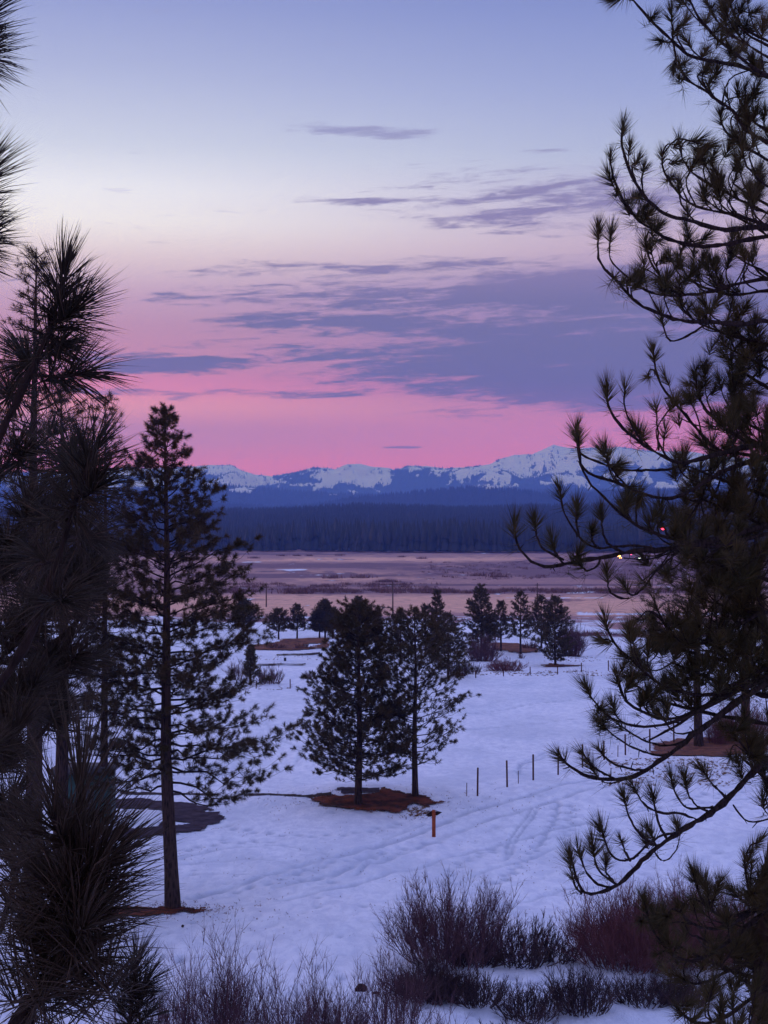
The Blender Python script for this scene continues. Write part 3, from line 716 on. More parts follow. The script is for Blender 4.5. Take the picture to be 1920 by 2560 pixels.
# trees at the far left behind the near boughs
def pine_px(x, ybase, ytop, hwpx, label, D=None, **kw):
    b_ = hit(x, ybase) if D is None else np.array([(x - CX) / F * D, D, float(gz((x - CX) / F * D, D))])
    h_ = (CAMZ + (HY - ytop) / F * b_[1]) - b_[2]
    return pine(b_, h_, hwpx / F * b_[1], label=label, **kw)
wprof = lambda t: np.interp(t, [0, .1, .4, .7, .9, 1], [.7, 1, .85, .6, .3, .06])
pine_px(85, 0, 600, 150, 'tallest pine at the left edge, thin spire above the near boughs', D=52, cb=.30, trunk_r=.34, nb=120, prof=wprof, k=20, L=.22, wd=.0075, tw=4.5, tuftp=3, seed=4, up=.3, group='tall pines at the left edge')
pine_px(150, 0, 930, 130, 'shorter second pine right beside the tallest one at the left edge', D=55, cb=.34, trunk_r=.30, nb=100, prof=wprof, k=20, L=.22, wd=.008, tw=4.5, tuftp=3, seed=5, up=.3, group='tall pines at the left edge')
pine_px(262, 0, 975, 95, 'slim pine half hidden between the near boughs and the tall pine', D=74, cb=.30, trunk_r=.2, nb=95, prof=wprof, k=18, L=.24, wd=.009, tw=4.5, tuftp=3, seed=6, up=.3)
# two big pines seen through the right boughs
pine_px(1745, 1866, 1235, 120, 'pine with a bare reddish trunk behind the right boughs, nearer of two', cb=.38, trunk_r=.30, nb=85, prof=wprof, k=18, L=.26, wd=.011, tw=4.0, tuftp=3, seed=7, up=.3, mat='needle_far')
pine_px(1862, 1832, 1180, 120, 'pine with a purplish trunk rising from a red shrub at the right', cb=.36, trunk_r=.33, nb=80, prof=wprof, k=18, L=.28, wd=.012, tw=4.0, tuftp=3, seed=8, up=.3, mat='needle_far')

# far trees: (x, base, top, half width, crown base, profile, label)
cone_p = lambda t: (1 - t) ** .8 + .03
round_p = lambda t: np.interp(t, [0, .12, .3, .6, .85, 1], [.6, .95, 1, .70, .32, .05])
far = [
 (609,1588,1496,30,.2,round_p,'dark round tree beside the tall pine, farthest left of the far row',10),
 (697,1602,1522,28,.28,round_p,'low spreading pine, left of the two small ones on the snow rise',11),
 (743,1600,1511,26,.25,cone_p,'small pointed pine, right of the two on the snow rise',12),
 (799,1594,1530,24,.22,round_p,'left leaning member of the small dense three tree clump',13),
 (813,1595,1500,25,.25,round_p,'tallest of the small dense three tree clump',14),
 (832,1596,1522,24,.22,round_p,'right member of the small dense three tree clump',15),
 (898,1640,1491,36,.1,round_p,'round topped tree peeping above the left mound pine',16),
 (944,1620,1528,15,.1,round_p,'small narrow tree just right of the left mound pine crown',17),
 (1064,1640,1511,20,.08,round_p,'pale hazy tree left of the narrow pointed one',18),
 (1093,1650,1474,30,.1,cone_p,'narrow sharply pointed tree behind the right mound pine',19),
 (1120,1692,1534,50,.12,round_p,'shaggy dark pine with ragged right side behind the mound pines',20),
 (1001,1660,1530,40,.12,round_p,'dark tree wedged between the crowns of the mound pines',26),
 (1203,1640,1462,36,.1,round_p,'dense rounded tree, leftmost of the far right group',21),
 (1252,1627,1503,23,.25,cone_p,'slender pine with visible trunk, second of the far right group',22),
 (1301,1634,1477,27,.24,round_p,'ragged irregular pine in the middle of the far right group',23),
 (1353,1620,1489,28,.28,round_p,'open crowned pine behind the densest tree of the far right group',24),
 (1388,1664,1490,40,.06,round_p,'large dense tree with foliage down to the snow, far right group',25),
 (627,1712,1618,17,.2,cone_p,'small thin pine near the fence at the edge of the tall pine',27),
 (1217,1590,1545,14,.1,round_p,'tiny tree in front of the tan field left of the slender pine',28),
]
for x, yb, yt, hw, cb, pf, lab, sd in far:
    den = 1.35 if sd in (14, 16, 21, 25, 13, 15, 10, 19) else 1.0
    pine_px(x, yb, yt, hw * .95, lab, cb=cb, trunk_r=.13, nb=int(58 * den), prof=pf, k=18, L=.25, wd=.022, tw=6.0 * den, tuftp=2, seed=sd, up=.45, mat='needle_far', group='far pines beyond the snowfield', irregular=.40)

# ------------------------------------------------------------------ leafless willow shrubs
def shrub(base, h, hw, n, label, mat='willow_purple', group=None, seed=0, r0=.012, side=7, dense=1.0, name='willow_shrub', up=1.0, twig=.3):
    g = np.random.default_rng(seed + 500); base = np.array(base, float)
    root = empty(name, tuple(base)); tag(root, label, 'shrub', group)
    n = int(n * dense); m_ = 8
    s = np.linspace(0, 1, m_)
    a = g.random(n) * 6.283; rr_ = np.sqrt(g.random(n))
    H = h * (.42 + .62 * g.random(n) ** 1.3) * (1 - .38 * rr_ ** 2)
    b_ = base + np.stack([np.cos(a) * rr_ * hw * .72, np.sin(a) * rr_ * hw * .5, -.05 + 0 * a], 1)
    out = np.stack([np.cos(a), np.sin(a) * .8, 0 * a], 1) * (rr_ * hw * .42)[:, None] + g.normal(size=(n, 3)) * [hw * .20, hw * .20, 0]
    P = b_[:, None] + out[:, None] * (s[None, :, None] ** .8) + np.stack([0 * H, 0 * H, H], 1)[:, None] * (s[None, :, None] ** (1.1 * up))
    wv = np.cumsum(g.normal(size=(n, m_, 3)) * [1, 1, .2], 1) * (h * .024); P = P + wv * s[None, :, None]
    P[:, :, 2] = np.maximum(P[:, :, 2], gz(P[:, :, 0], P[:, :, 1]) - .05)
    Rd = r0 * (1.15 - s)[None] * (.6 + .8 * g.random((n, 1)))
    mb = MB(); mb.tubes(P, Rd, 3)
    # side twigs
    ii = np.repeat(np.arange(n), side); f_ = .2 + .72 * g.random(len(ii)); k_ = np.minimum((f_ * (m_ - 1)).astype(int), m_ - 2); fr = f_ * (m_ - 1) - k_
    p0 = P[ii, k_] * (1 - fr)[:, None] + P[ii, k_ + 1] * fr[:, None]; dr = unit(P[ii, k_ + 1] - P[ii, k_])
    tl = h * twig * (.5 + .9 * g.random(len(ii))) * (1.15 - .55 * f_)
    dv = unit(dr * 1.0 + g.normal(size=dr.shape) * [.55, .55, .2] + [0, 0, .35])
    q = np.linspace(0, 1, 4)
    T2 = p0[:, None] + dv[:, None] * (tl[:, None] * q[None])[:, :, None] + np.array([0, 0, 1.]) * (.12 * tl[:, None] * q[None] ** 2)[:, :, None] + np.cumsum(g.normal(size=(len(ii), 4, 3)), 1) * (tl * .035)[:, None, None] * q[None, :, None]
    mb.tubes(T2, (r0 * .55 * (1.1 - q))[None] * np.ones((len(ii), 1)), 3)
    # finer twigs
    jj = np.repeat(np.arange(len(ii)), 3); p0 = T2[jj, g.integers(1, 3, len(jj))]; dv2 = unit(dv[jj] + g.normal(size=(len(jj), 3)) * .4 + [0, 0, .2]); l2 = tl[jj] * .45
    q = np.linspace(0, 1, 3); T3 = p0[:, None] + dv2[:, None] * (l2[:, None] * q[None])[:, :, None]
    mb.tubes(T3, (r0 * .36 * (1.1 - q))[None] * np.ones((len(jj), 1)), 3)
    mb.build('stems', M[mat], root)
    return root
def shrub_px(x, yb, yt, hwpx, n, label, D=None, **kw):
    b_ = hit(x, yb) if D is None else np.array([(x - CX) / F * D, D, float(gz((x - CX) / F * D, D))])
    h_ = (CAMZ + (HY - yt) / F * b_[1]) - b_[2]
    return shrub(b_, h_, hwpx / F * b_[1], n, label, **kw)
G1 = 'bare willows along the bottom of the view'
for x, yt, hw, n, D, lab, sd in [
   (440,2345,85,34,39,'thin purple willow at the bottom, closest to the near pine bough',1),
   (545,2275,75,40,40,'tallest thin willow at the bottom with wispy pale tips',2),
   (640,2330,75,34,39,'wispy willow just right of the tallest thin one',3),
   (735,2395,75,30,38.5,'lower bottom willow between two taller wispy ones',4),
   (810,2345,60,30,40,'narrow upright bottom willow with one high spray',5),
   (900,2400,75,34,39,'open bottom willow left of the rock',6),
   (985,2330,70,34,42,'slanting wispy willow against the left flank of the big clump',7),
   (1060,2440,90,30,38,'low sparse willow at the bottom under the big clump',8),
   (350,2420,90,30,38.5,'purple willow partly behind the lowest near bough',9)]:
    shrub_px(x, 0, yt, hw, n * 1.35, lab, D=D, seed=sd, r0=.012, side=9, group=G1, up=.9, twig=.30)
shrub_px(1130,2402,2158,140,210,'large dense dark clump with tall wispy top, middle of the lower view', seed=20, r0=.014, side=9, mat='willow_purple', twig=.26)
shrub_px(1300,2398,2275,115,130,'dark spiky clump right of the large wispy one', seed=21, r0=.020, side=6, mat='willow_dark', twig=.25)
shrub_px(1185,2405,2330,70,110,'short dark thicket in front of the large wispy clump', seed=31, r0=.018, side=6, mat='willow_dark')
shrub_px(1400,2395,2330,50,50,'last small spiky shrub before the red thicket', seed=32, r0=.016, side=6, mat='willow_dark')
shrub_px(1570,2408,2165,150,400,'dense wine red thicket under the lowest right bough', seed=22, r0=.013, side=10, mat='willow_red', twig=.22)
shrub_px(1720,2400,2180,150,330,'red thicket behind the lower right pine boughs', seed=23, r0=.013, side=10, mat='willow_red', twig=.22)
shrub_px(1740,2380,2125,90,50,'tall thin twiggy shrub rising above the red thickets', seed=24, r0=.012, side=9, mat='willow_purple', twig=.28)
shrub_px(1860,2400,2200,100,160,'reddish shrub at the right edge behind the boughs', seed=25, r0=.013, side=8, mat='willow_red')
shrub_px(1075,2490,2385,90,230,'squat dense brown shrub below the large wispy clump', seed=26, r0=.014, side=7, mat='willow_dark', dense=1.2, up=.8)
shrub_px(1195,2500,2405,75,110,'squat dark shrub right of the dense brown one', seed=27, r0=.014, side=7, mat='willow_dark')
shrub_px(1320,2535,2430,85,100,'dark thicket on the near snow bank, leftmost of three', seed=28, r0=.014, side=7, mat='willow_dark')
shrub_px(1455,2520,2385,85,130,'dark thicket on the near snow bank, middle of three', seed=29, r0=.014, side=7, mat='willow_dark')
shrub_px(1600,2500,2415,80,110,'dark thicket on the near snow bank, right of three', seed=30, r0=.014, side=7, mat='willow_dark')
shrub_px(1700,2500,2400,80,150,'dark thicket hidden behind the bottom right boughs', seed=33, r0=.014, side=7, mat='willow_dark')
shrub_px(1310,2600,2520,100,60,'low twiggy shrub at the very bottom right of centre', seed=34, r0=.014, side=7, mat='willow_dark')
shrub_px(675,1708,1652,32,70,'purple shrub by the fence left of the mound pines', seed=40, r0=.022, side=6)
shrub_px(770,1697,1672,12,40,'tiny reddish shrub at the left edge of the mound pines', seed=41, r0=.02, side=5)
shrub_px(1205,1652,1583,42,150,'big rounded purple shrub left of the red one', seed=42, r0=.028, side=6)
shrub_px(1183,1686,1648,18,45,'small spiky dark shrub in front of the purple ones', seed=43, r0=.022, side=5, mat='willow_dark')
shrub_px(1262,1676,1640,48,170,'low wide red shrub on the snow', seed=44, r0=.024, side=5, mat='willow_red', up=.8)
shrub_px(1325,1622,1594,20,60,'small pinkish shrub between the far trunks', seed=45, r0=.024, side=5)
shrub_px(1145,1690,1636,28,70,'dark shrub at the foot of the shaggy pine', seed=46, r0=.024, side=6, mat='willow_dark')
shrub_px(1428,1640,1548,32,170,'tall reddish bare tree shrub right of the dense tree', seed=47, r0=.03, side=7, twig=.25)
shrub_px(1303,1646,1628,9,26,'tiny bluish shrub on the snow below the ragged pine', seed=48, r0=.02, side=4)
shrub_px(1235,1600,1565,20,50,'hazy shrub behind the big rounded purple one', seed=49, r0=.026, side=5)
shrub_px(690,1622,1600,26,50,'small shrub on the reddish bank', seed=50, r0=.024, side=5)
shrub_px(760,1622,1603,24,50,'second small shrub on the reddish bank, nearer the mound pines', seed=54, r0=.024, side=5)
shrub_px(1862,1850,1740,70,150,'rosy shrub around the purplish trunk at the right', seed=51, r0=.022, side=7, mat='willow_red')
shrub_px(1800,1860,1770,40,80,'rosy shrub between the two trunks at the right', seed=52, r0=.02, side=7, mat='willow_red')
shrub_px(600,1700,1640,30,50,'pale wispy shrub behind the edge of the tall pine', seed=53, r0=.022, side=6)

# ------------------------------------------------------------------ stakes, posts, poles, rock, shed
def stake(x, yt, yb, wpx, label, group, mat='stake', name='fence_stake', cat='stake'):
    p = hit(x, yb); h = (yb - yt) / F * p[1]; r = max(.012, wpx / F * p[1] / 2)
    ln = random.uniform(-.02, .02) * h
    mb = MB(); mb.tubes(np.array([p + [0, 0, -.2], p + [ln * .5, 0, h * .5], p + [ln, 0, h * .985], p + [ln, 0, h]]), np.array([r, r, r, r * .25]), 8)
    o = mb.build(name, M[mat], origin=tuple(p)); tag(o, label, cat, group); return o
GS = 'dark stakes in a line across the snow'
for x, yt, yb, wd_, lab in [
  (1193,1917,1984,4.5,'thick dark stake, first of the line right of the mound pines'), (1267,1899,1964,4.5,'thick dark stake, second from the mound pines'),
  (1332,1884,1949,4.5,'thick dark stake, third, beside the curved footprints'), (1394,1871,1933,4,'dark stake standing inside the leftmost low bough tip'),
  (1455,1859,1914,4,'dark stake just right of the leftmost low bough tip'), (1509,1850,1899,4,'dark stake behind the second low bough tuft'),
  (1562,1834,1888,4,'dark stake in front of the snowfield between low boughs'), (1623,1821,1873,4,'dark stake at the left rim of the brown needle bed'),
  (1683,1808,1858,4,'dark stake left of the reddish trunk'), (1166,1955,1985,2,'thin short wire stake left of the first thick stake'),
  (1295,1925,1957,2,'thin short wire stake between the second and third thick stakes'), (1543,1862,1890,2,'thin short wire stake behind the low boughs')]:
    stake(x, yt, yb, wd_, lab, GS)
GF = 'low posts of the far fence'
for x, yt, yb, lab in [(641,1701,1722,'far fence post nearest the tall pine'), (726,1697,1720,'far fence post left of the mound pines'),
  (1189,1674,1695,'far fence post under the small spiky shrub'), (1258,1671,1690,'far fence post below the low red shrub'), (1325,1666,1687,'far fence post between the red shrub and the dense tree'),
  (1393,1664,1686,'far fence post just below the dense tree'), (1453,1656,1680,'far fence post right of the dense tree'), (1520,1650,1676,'far fence post touching the right bough tips')]:
    stake(x, yt, yb, 2.6, lab, GF, name='fence_post', cat='fence post')
# orange marker post: squared, bevelled top, darker cap
p = hit(1084, 2090); h = 68 / F * p[1]; w_ = 8 / F * p[1]
root = empty('marker_post', tuple(p)); tag(root, 'orange wooden marker post with a dark pointed crossboard, standing alone in the snow', 'post')
mb = MB(); mb.box(p + [0, 0, h * .46 - .1], (w_, w_, h * .92 + .2), .15); mb.build('post', M['orange'], root, smooth=False)
mb = MB(); mb.box(p + [0, 0, h * .955], (w_ * 1.12, w_ * 1.12, h * .07), .15, .7); mb.build('cap', M['orange'], root, smooth=False)
mb = MB(); hw_ = 21 / F * p[1]; zc = h * .84; hh_ = 5.2 / F * p[1]; th_ = .03; tl_ = math.tan(R(9))
out = [(-hw_, -.15 * hh_), (-hw_ * .45, -hh_), (0, -hh_ * 1.1), (hw_ * .45, -hh_), (hw_, .1 * hh_), (hw_ * .45, hh_), (0, hh_ * 1.1), (-hw_ * .45, hh_)]
V = [p + np.array([a, w_ * .56 + d_, zc + b_ + a * tl_]) for d_ in (0, th_) for a, b_ in out]
Q = [[i, (i + 1) % 8, 8 + (i + 1) % 8, 8 + i] for i in range(8)] + [[0, 1, 7, 0][:3] + [7]] if False else [[i, (i + 1) % 8, 8 + (i + 1) % 8, 8 + i] for i in range(8)]
mb.add(V, Q=Q + [[1, 2, 6, 7], [2, 3, 5, 6], [9, 10, 14, 15], [10, 11, 13, 14]], T=[[0, 1, 7], [3, 4, 5], [8, 9, 15], [11, 12, 13]]); mb.build('crossboard', M['soil'], root, smooth=False)
def upole(x, yt, D, label):
    b_ = np.array([(x - CX) / F * D, D, 0.]); b_[2] = float(gz(b_[0], D)); h = CAMZ + (HY - yt) / F * D - b_[2]
    root = empty('utility_pole', tuple(b_)); tag(root, label, 'utility pole', 'wooden poles standing in the valley')
    mb = MB(); mb.tubes(np.array([b_ + [0, 0, -.5], b_ + [0, 0, h * .5], b_ + [0, 0, h]]), np.array([.14, .12, .09]), 8); mb.build('pole', M['pole'], root)
    mb = MB(); mb.box(b_ + [0, -.12, h - .45], (1.7, .1, .12), .9); mb.build('crossarm', M['pole'], root, smooth=False)
upole(982, 1455, 262, 'tallest wooden pole, between the crowns of the mound pines')
upole(666, 1462, 300, 'faint wooden pole above the small pines at the left')
upole(1343, 1457, 320, 'faint wooden pole above the far right tree group')
# rock in the willows
def rock(px_, py_, s_, label, mat='soil'):
    p = hit(px_, py_); g = np.random.default_rng(int(px_)); mb = MB()
    th = np.linspace(0, math.pi, 9); ph = np.linspace(0, 2 * math.pi, 13)[:-1]
    V = [];
    for a in th:
        for q in ph:
            r_ = 1 + .22 * math.sin(3 * q + a * 2) * math.sin(a) + .1 * g.normal() * math.sin(a)
            V.append(p + np.array([math.sin(a) * math.cos(q) * s_[0], math.sin(a) * math.sin(q) * s_[1], math.cos(a) * s_[2] + s_[2] * .4]) * np.array([1, 1, 1]) * 1.0 if False else
                     p + np.array([math.sin(a) * math.cos(q) * s_[0] * r_, math.sin(a) * math.sin(q) * s_[1] * r_, math.cos(a) * s_[2] + s_[2] * .5]))
    Q = [[i * 12 + j, i * 12 + (j + 1) % 12, (i + 1) * 12 + (j + 1) % 12, (i + 1) * 12 + j] for i in range(8) for j in range(12)]
    mb.add(V, Q=Q); o = mb.build('rock', M[mat], origin=tuple(p)); tag(o, label, 'rock'); return o
rock(903, 2472, (.17, .15, .16), 'dark rounded rock among the thin willows at the bottom')
rock(940, 2480, (.13, .1, .06), 'small flat rock just right of the rounded rock')
rock(459, 2312, (.05, .05, .05), 'small dark stone on the snow below the tall pine')
# small marker box on the snow
p = hit(713, 1652); mb = MB(); s_ = 6 / F * p[1]
root = empty('utility_box', tuple(p)); tag(root, 'small dark box standing on the snow left of the mound pines', 'box')
mb.box(p + [0, 0, s_ * .65], (s_, s_ * .7, s_ * 1.3), .1); mb.build('body', M['dark_box'], root, smooth=False)
mb = MB(); mb.box(p + [0, 0, s_ * 1.36], (s_ * 1.12, s_ * .85, s_ * .12), .1); mb.build('lid', M['dark_box'], root, smooth=False)
# dark green shed behind the lowest near bough
p = hit(215, 2050); sc = p[1] / F
root = empty('shed', tuple(p)); tag(root, 'small dark green shed behind the lowest near bough', 'shed')
mb = MB(); mb.box(p + [0, 0, 62 * sc], (135 * sc, 1.9, 124 * sc)); mb.build('wall', M['green'], root, smooth=False)
mb = MB(); mb.box(p + [0, 0, 131 * sc], (152 * sc, 2.3, 12 * sc)); mb.build('roof', M['dark_box'], root, smooth=False)
mb = MB(); mb.box(p + [.2, -.97, 48 * sc], (45 * sc, .05, 94 * sc)); d_ = mb.build('door', M['dark_box'], root, smooth=False)
mb = MB(); mb.box(p + [.2 + 16 * sc, -1.02, 48 * sc], (.04, .05, .12)); mb.build('handle', M['pole'], d_, smooth=False)

# ------------------------------------------------------------------ distant lights: cars on the road and lamps
def sphere(mb, c_, r, n=8):
    th = np.linspace(0, math.pi, n // 2 + 2); ph = np.arange(n) * 2 * math.pi / n
    V = [np.array(c_) + r * np.array([math.sin(a) * math.cos(q), math.sin(a) * math.sin(q), math.cos(a)]) for a in th for q in ph]
    k = len(th); mb.add(V, Q=[[i * n + j, (i + 1) * n + j, (i + 1) * n + (j + 1) % n, i * n + (j + 1) % n] for i in range(k - 1) for j in range(n)])
def car(x, D, rz, label, front=True):
    b_ = np.array([(x - CX) / F * D, D, 0.0]); root = empty('car', tuple(b_)); tag(root, label, 'car', 'cars on the valley road')
    ca, sa = math.cos(rz), math.sin(rz)
    def L_(a, b2, z): return b_ + np.array([ca * a - sa * b2, sa * a + ca * b2, z])
    mb = MB(); mb.box(L_(0, 0, .62), (4.3, 1.75, .62), rz, .96); bd = mb.build('body', M['car'], root, smooth=False)
    mb = MB(); mb.box(L_(-.2, 0, 1.2), (2.4, 1.6, .55), rz, .78); mb.build('cabin', M['glass'], root, smooth=False)
    for a in (-1.35, 1.35):
        for s_ in (-.85, .85):
            mb = MB(); q0 = L_(a, s_ - .1, .33); q1 = L_(a, s_ + .1, .33); mb.tubes(np.array([q0, (q0 + q1) / 2, q1]), np.array([.33, .33, .33]), 12); mb.build('wheel', M['rubber'], root)
    for s_ in (-.6, .6):
        mb = MB(); sphere(mb, L_(2.16, s_, .7), .22); mb.build('headlight', M['lamp_orange' if front else 'lamp_white'], root)
        mb = MB(); sphere(mb, L_(-2.16, s_, .8), .16); mb.build('tail_light', M['lamp_red'], root)
car(1548, 1000, R(-75), 'car with bright orange headlights under the long right bough')
car(1592, 985, R(-60), 'car with pale lights farther right along the road', False)
car(1760, 1010, R(95), 'car showing tail lights behind the dense right boughs')
def lamp(x, y, D, m_, label, r=.4):
    b_ = np.array([(x - CX) / F * D, D, 0.]); h = CAMZ + (HY - y) / F * D
    root = empty('street_lamp', tuple(b_)); tag(root, label, 'lamp', 'lamps along the valley road')
    mb = MB(); mb.tubes(np.array([b_, b_ + [0, 0, h / 2], b_ + [0, 0, h - r * .8]]), np.array([.15, .12, .1]), 8); mb.build('pole', M['pole'], root)
    mb = MB(); sphere(mb, b_ + [0, 0, h], r); mb.build('lamp_head', M[m_], root)
lamp(1548, 1391, 1010, 'lamp_orange', 'brightest orange lamp just under the long right bough', .95)
lamp(1636, 1381, 1200, 'lamp_orange', 'small orange lamp touching the thick part of the bough', .5)
lamp(1657, 1320, 1300, 'lamp_red', 'single red signal light above the thick bough', 1.6)
lamp(1653, 1380, 1200, 'lamp_pink', 'faint pink light right of the small orange lamp', .45)
lamp(1677, 1379, 1200, 'lamp_pink', 'pink light beside the dense needles', .6)
lamp(1578, 1386, 1100, 'lamp_pink', 'tiny pink light between two orange lamps', .35)
lamp(1596, 1396, 1000, 'lamp_white', 'tiny white light on the road under the bough', .35)
lamp(1520, 1396, 1000, 'lamp_orange', 'dim low orange light left of the brightest lamp', .22)

# ------------------------------------------------------------------ near boughs on the right: one big pine
TD = 12.4
def tx(py): return np.interp(py, [-400, 0, 1200, 1900, 2400, 3600], [2075, 2060, 2030, 1985, 1925, 1890])
rootR = empty('pine_tree', tuple(np.array([at(1890, 0, TD)[0], TD, float(gz(0, TD))])))
tag(rootR, 'big near pine whose long upturned boughs fill the right side', 'pine tree')
pyT = np.array([3560, 3200, 2800, 2400, 2000, 1600, 1200, 800, 400, 0, -400, -700])
C_ = np.array([at(tx(q), q, TD) for q in pyT]); C_[0, 2] = gz(C_[0, 0], TD) - .2
mb = MB(); mb.tubes(C_, np.interp(np.arange(12), [0, 11], [.19, .06]), 14); mb.build('trunk', M['bark'], rootR)
# each bough: (points from tip to base in the photograph, list of tufts (x, y of tip of shoot) is added where the branchlets end)
def dense_curve(P, n):
    P = np.array(P, float); d = np.r_[0, np.cumsum(np.linalg.norm(np.diff(P, axis=0), axis=1))]
    t = np.linspace(0, d[-1], n)
    Q = np.stack([np.interp(t, d, P[:, i]) for i in range(P.shape[1])], 1)
    for _ in range(2): Q[1:-1] = .25 * Q[:-2] + .5 * Q[1:-1] + .25 * Q[2:]
    return Q
class Bough:
    def __init__(s, root, needle_mat, L, k, wd, g, curved=False): s.root = root; s.mat = needle_mat; s.wood = MB(); s.P = []; s.A = []; s.L = L; s.k = k; s.wd = wd; s.g = g; s.curved = curved; s.nodes = []
    def branch(s, pts3, r0, r1, n=None):
        n = n or max(6, 3 * len(pts3)); Q = dense_curve(pts3, n)
        Q[1:-1] += s.g.normal(size=(n - 2, 3)) * r0 * .35
        rr_ = np.linspace(r0, r1, n) * (1 + .16 * s.g.normal(size=n)); s.wood.tubes(Q, np.abs(rr_), 7)
        lt = np.linalg.norm(Q[-1] - Q[0])
        for _ in range(int(lt * 7)):                       # broken twigs and spurs
            j = s.g.integers(1, n - 1); v = unit(s.g.normal(size=3) + np.array([0, 0, .3])) * s.g.uniform(.015, .07)
            s.wood.tubes(np.array([Q[j], Q[j] + v * .6, Q[j] + v]), np.array([1, .8, .5]) * min(.005, abs(rr_[j]) * .6), 4)
        return Q
    def tuft(s, p, a): s.P.append(p); s.A.append(a)
    def build(s, spread=(.05, 1.0), stem=.62, droop=.10, label=None):
        b_ = s.wood.build('branch', M['bark_twig'], s.root)
        if label: b_['label'] = label
        if s.P:
            nm = MB(); P = np.array(s.P); A = unit(np.array(s.A))
            Ls = s.L * (.85 + .3 * s.g.random(len(P)))
            hf = s.g.random(len(P)); 
            for lo_, hi_, f_ in ((-1, .25, .6), (.25, .7, 1.0), (.7, 2, 1.3)):       # thin, normal and full tufts
                q_ = (hf > lo_) & (hf <= hi_)
                if q_.any(): needles(nm, P[q_], A[q_], Ls[q_] * (.8 + .2 * f_), int(s.k * f_) // 3 * 3, s.wd, stem=stem, spread=spread, droop=droop, curved=s.curved, g=s.g, bundle=3)
            # old needles hanging back along the shoot
            needles(nm, P - A * (Ls * .75)[:, None], A, Ls * .8, max(4, s.k // 9), s.wd * .8, stem=.4, spread=(1.0, 1.75), droop=.35, curved=s.curved, g=s.g)
            nm.build('needles', M[s.mat], b_)
gR = np.random.default_rng(77)
def rbough(main, r0=.008, r1=.03, dt=None, subs=(), tufts=(), fill=0, totrunk=True, tipup=True):
    """main: tip to base pixels; subs: list of polylines from tuft tip to joint; tufts: extra tip list on main"""
    dt = gR.uniform(-1.2, 1.0) if dt is None else dt
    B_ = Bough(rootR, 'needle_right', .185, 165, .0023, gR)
    main = list(main); n = len(main)
    if totrunk:
        ex_, ey_ = main[-1]; main.append((tx(ey_ + 60), ey_ + 60))
    span = main[-1][0] - main[0][0]
    def dep(x): return TD + dt * np.clip((main[-1][0] - x) / max(60, span), 0, 1) ** .8
    P3 = [at(x, y, dep(x)) for x, y in main]
    Q = B_.branch(P3, r0, r1)
    if tipup:
        a = unit(P3[0] - P3[1]); B_.tuft(P3[0] + a * .02, a + np.array([0, 0, .15]))
    for sb in subs:
        off = gR.uniform(-.25, .25); e = []
        for i, (x, y) in enumerate(sb): e.append(at(x, y, dep(x) + off * (1 - i / (len(sb) - 1))))
        B_.branch(e, r0 * .75, r0 * 1.15)
        a = unit(e[0] - e[1]); B_.tuft(e[0] + a * .02, a)
    for x, y in tufts:
        # short shoot rising from the nearest point of the bough
        tgt = at(x, y, dep(x) + gR.uniform(-.3, .3)); 
        dd = np.linalg.norm(Q - tgt, axis=1) + np.where(Q[:, 2] > tgt[2], .35, 0) + np.where(Q[:, 0] < tgt[0] - .05, .12, 0); j = int(np.argmin(dd))
        b_ = Q[j]; out = unit(Q[max(0, j - 2)] - Q[min(len(Q) - 1, j + 2)])
        mid = b_ + out * .35 * np.linalg.norm(tgt - b_) + (tgt - b_) * .35
        B_.branch([tgt, (tgt * .6 + mid * .4) + np.array([0, 0, -.02]), mid, b_], r0 * .65, r0 * .95, n=9)
        B_.tuft(tgt, unit(tgt - mid) + np.array([0, 0, .5]))
    # random shoots along the inner part
    for _ in range(fill):
        j = int(gR.uniform(len(Q) * .18, len(Q) * .92)); b_ = Q[j]; out = unit(Q[max(0, j - 2)] - Q[min(len(Q) - 1, j + 2)])
        ln = gR.uniform(.16, .46); yv = gR.normal() * .8
        v = unit(out * gR.uniform(.3, 1.1) + np.array([0, yv, gR.uniform(-.1, .7)]))
        mid = b_ + v * ln * .55; e = mid + unit(v * .5 + np.array([gR.normal() * .3, 0, 1.0])) * ln * .55
        B_.branch([e, mid, b_], r0 * .6, r0 * .85, n=7); B_.tuft(e, e - mid)
    B_.build()
rbough([(1540,-10),(1575,-20),(1596,2),(1612,18),(1636,49),(1661,75),(1685,94),(1706,114),(1722,132),(1750,140),(1791,148),(1852,157),(1885,171),(1920,185)], r1=.022, dt=-.6,
       subs=[((1660,85)[:2] if False else (1683,25),(1684,60),(1686,95)), ((1668,118),(1697,146),(1710,120),(1700,105)) if False else ((1655,95),(1672,98),(1690,98)), ((1690,160),(1694,140),(1690,115),(1687,98))], tufts=[(1640,30),(1720,40),(1700,60),(1768,120),(1850,120)], fill=2)
rbough([(1700,150),(1706,172),(1722,199),(1754,212),(1779,228),(1799,248),(1828,264),(1852,285),(1856,313),(1872,325),(1920,350)], r1=.02, dt=.3,
       tufts=[(1718,150),(1724,175),(1770,165),(1790,185),(1780,150),(1700,190)], fill=3)
rbough([(1722,-20),(1742,24),(1754,45),(1775,67),(1795,90),(1820,110),(1885,163),(1940,190)], r1=.02, tufts=[(1700,10),(1795,70),(1810,85),(1830,110),(1770,40),(1840,130)], fill=3)
rbough([(1770,-5),(1795,45),(1820,69),(1844,90),(1900,120),(1950,150)], r1=.018, tufts=[(1785,10),(1840,60),(1810,60)], fill=3)
rbough([(1826,-15),(1832,8),(1852,53),(1876,73),(1920,94)], r1=.018, tufts=[(1840,20),(1870,50),(1890,60),(1900,20),(1860,10)], fill=4)
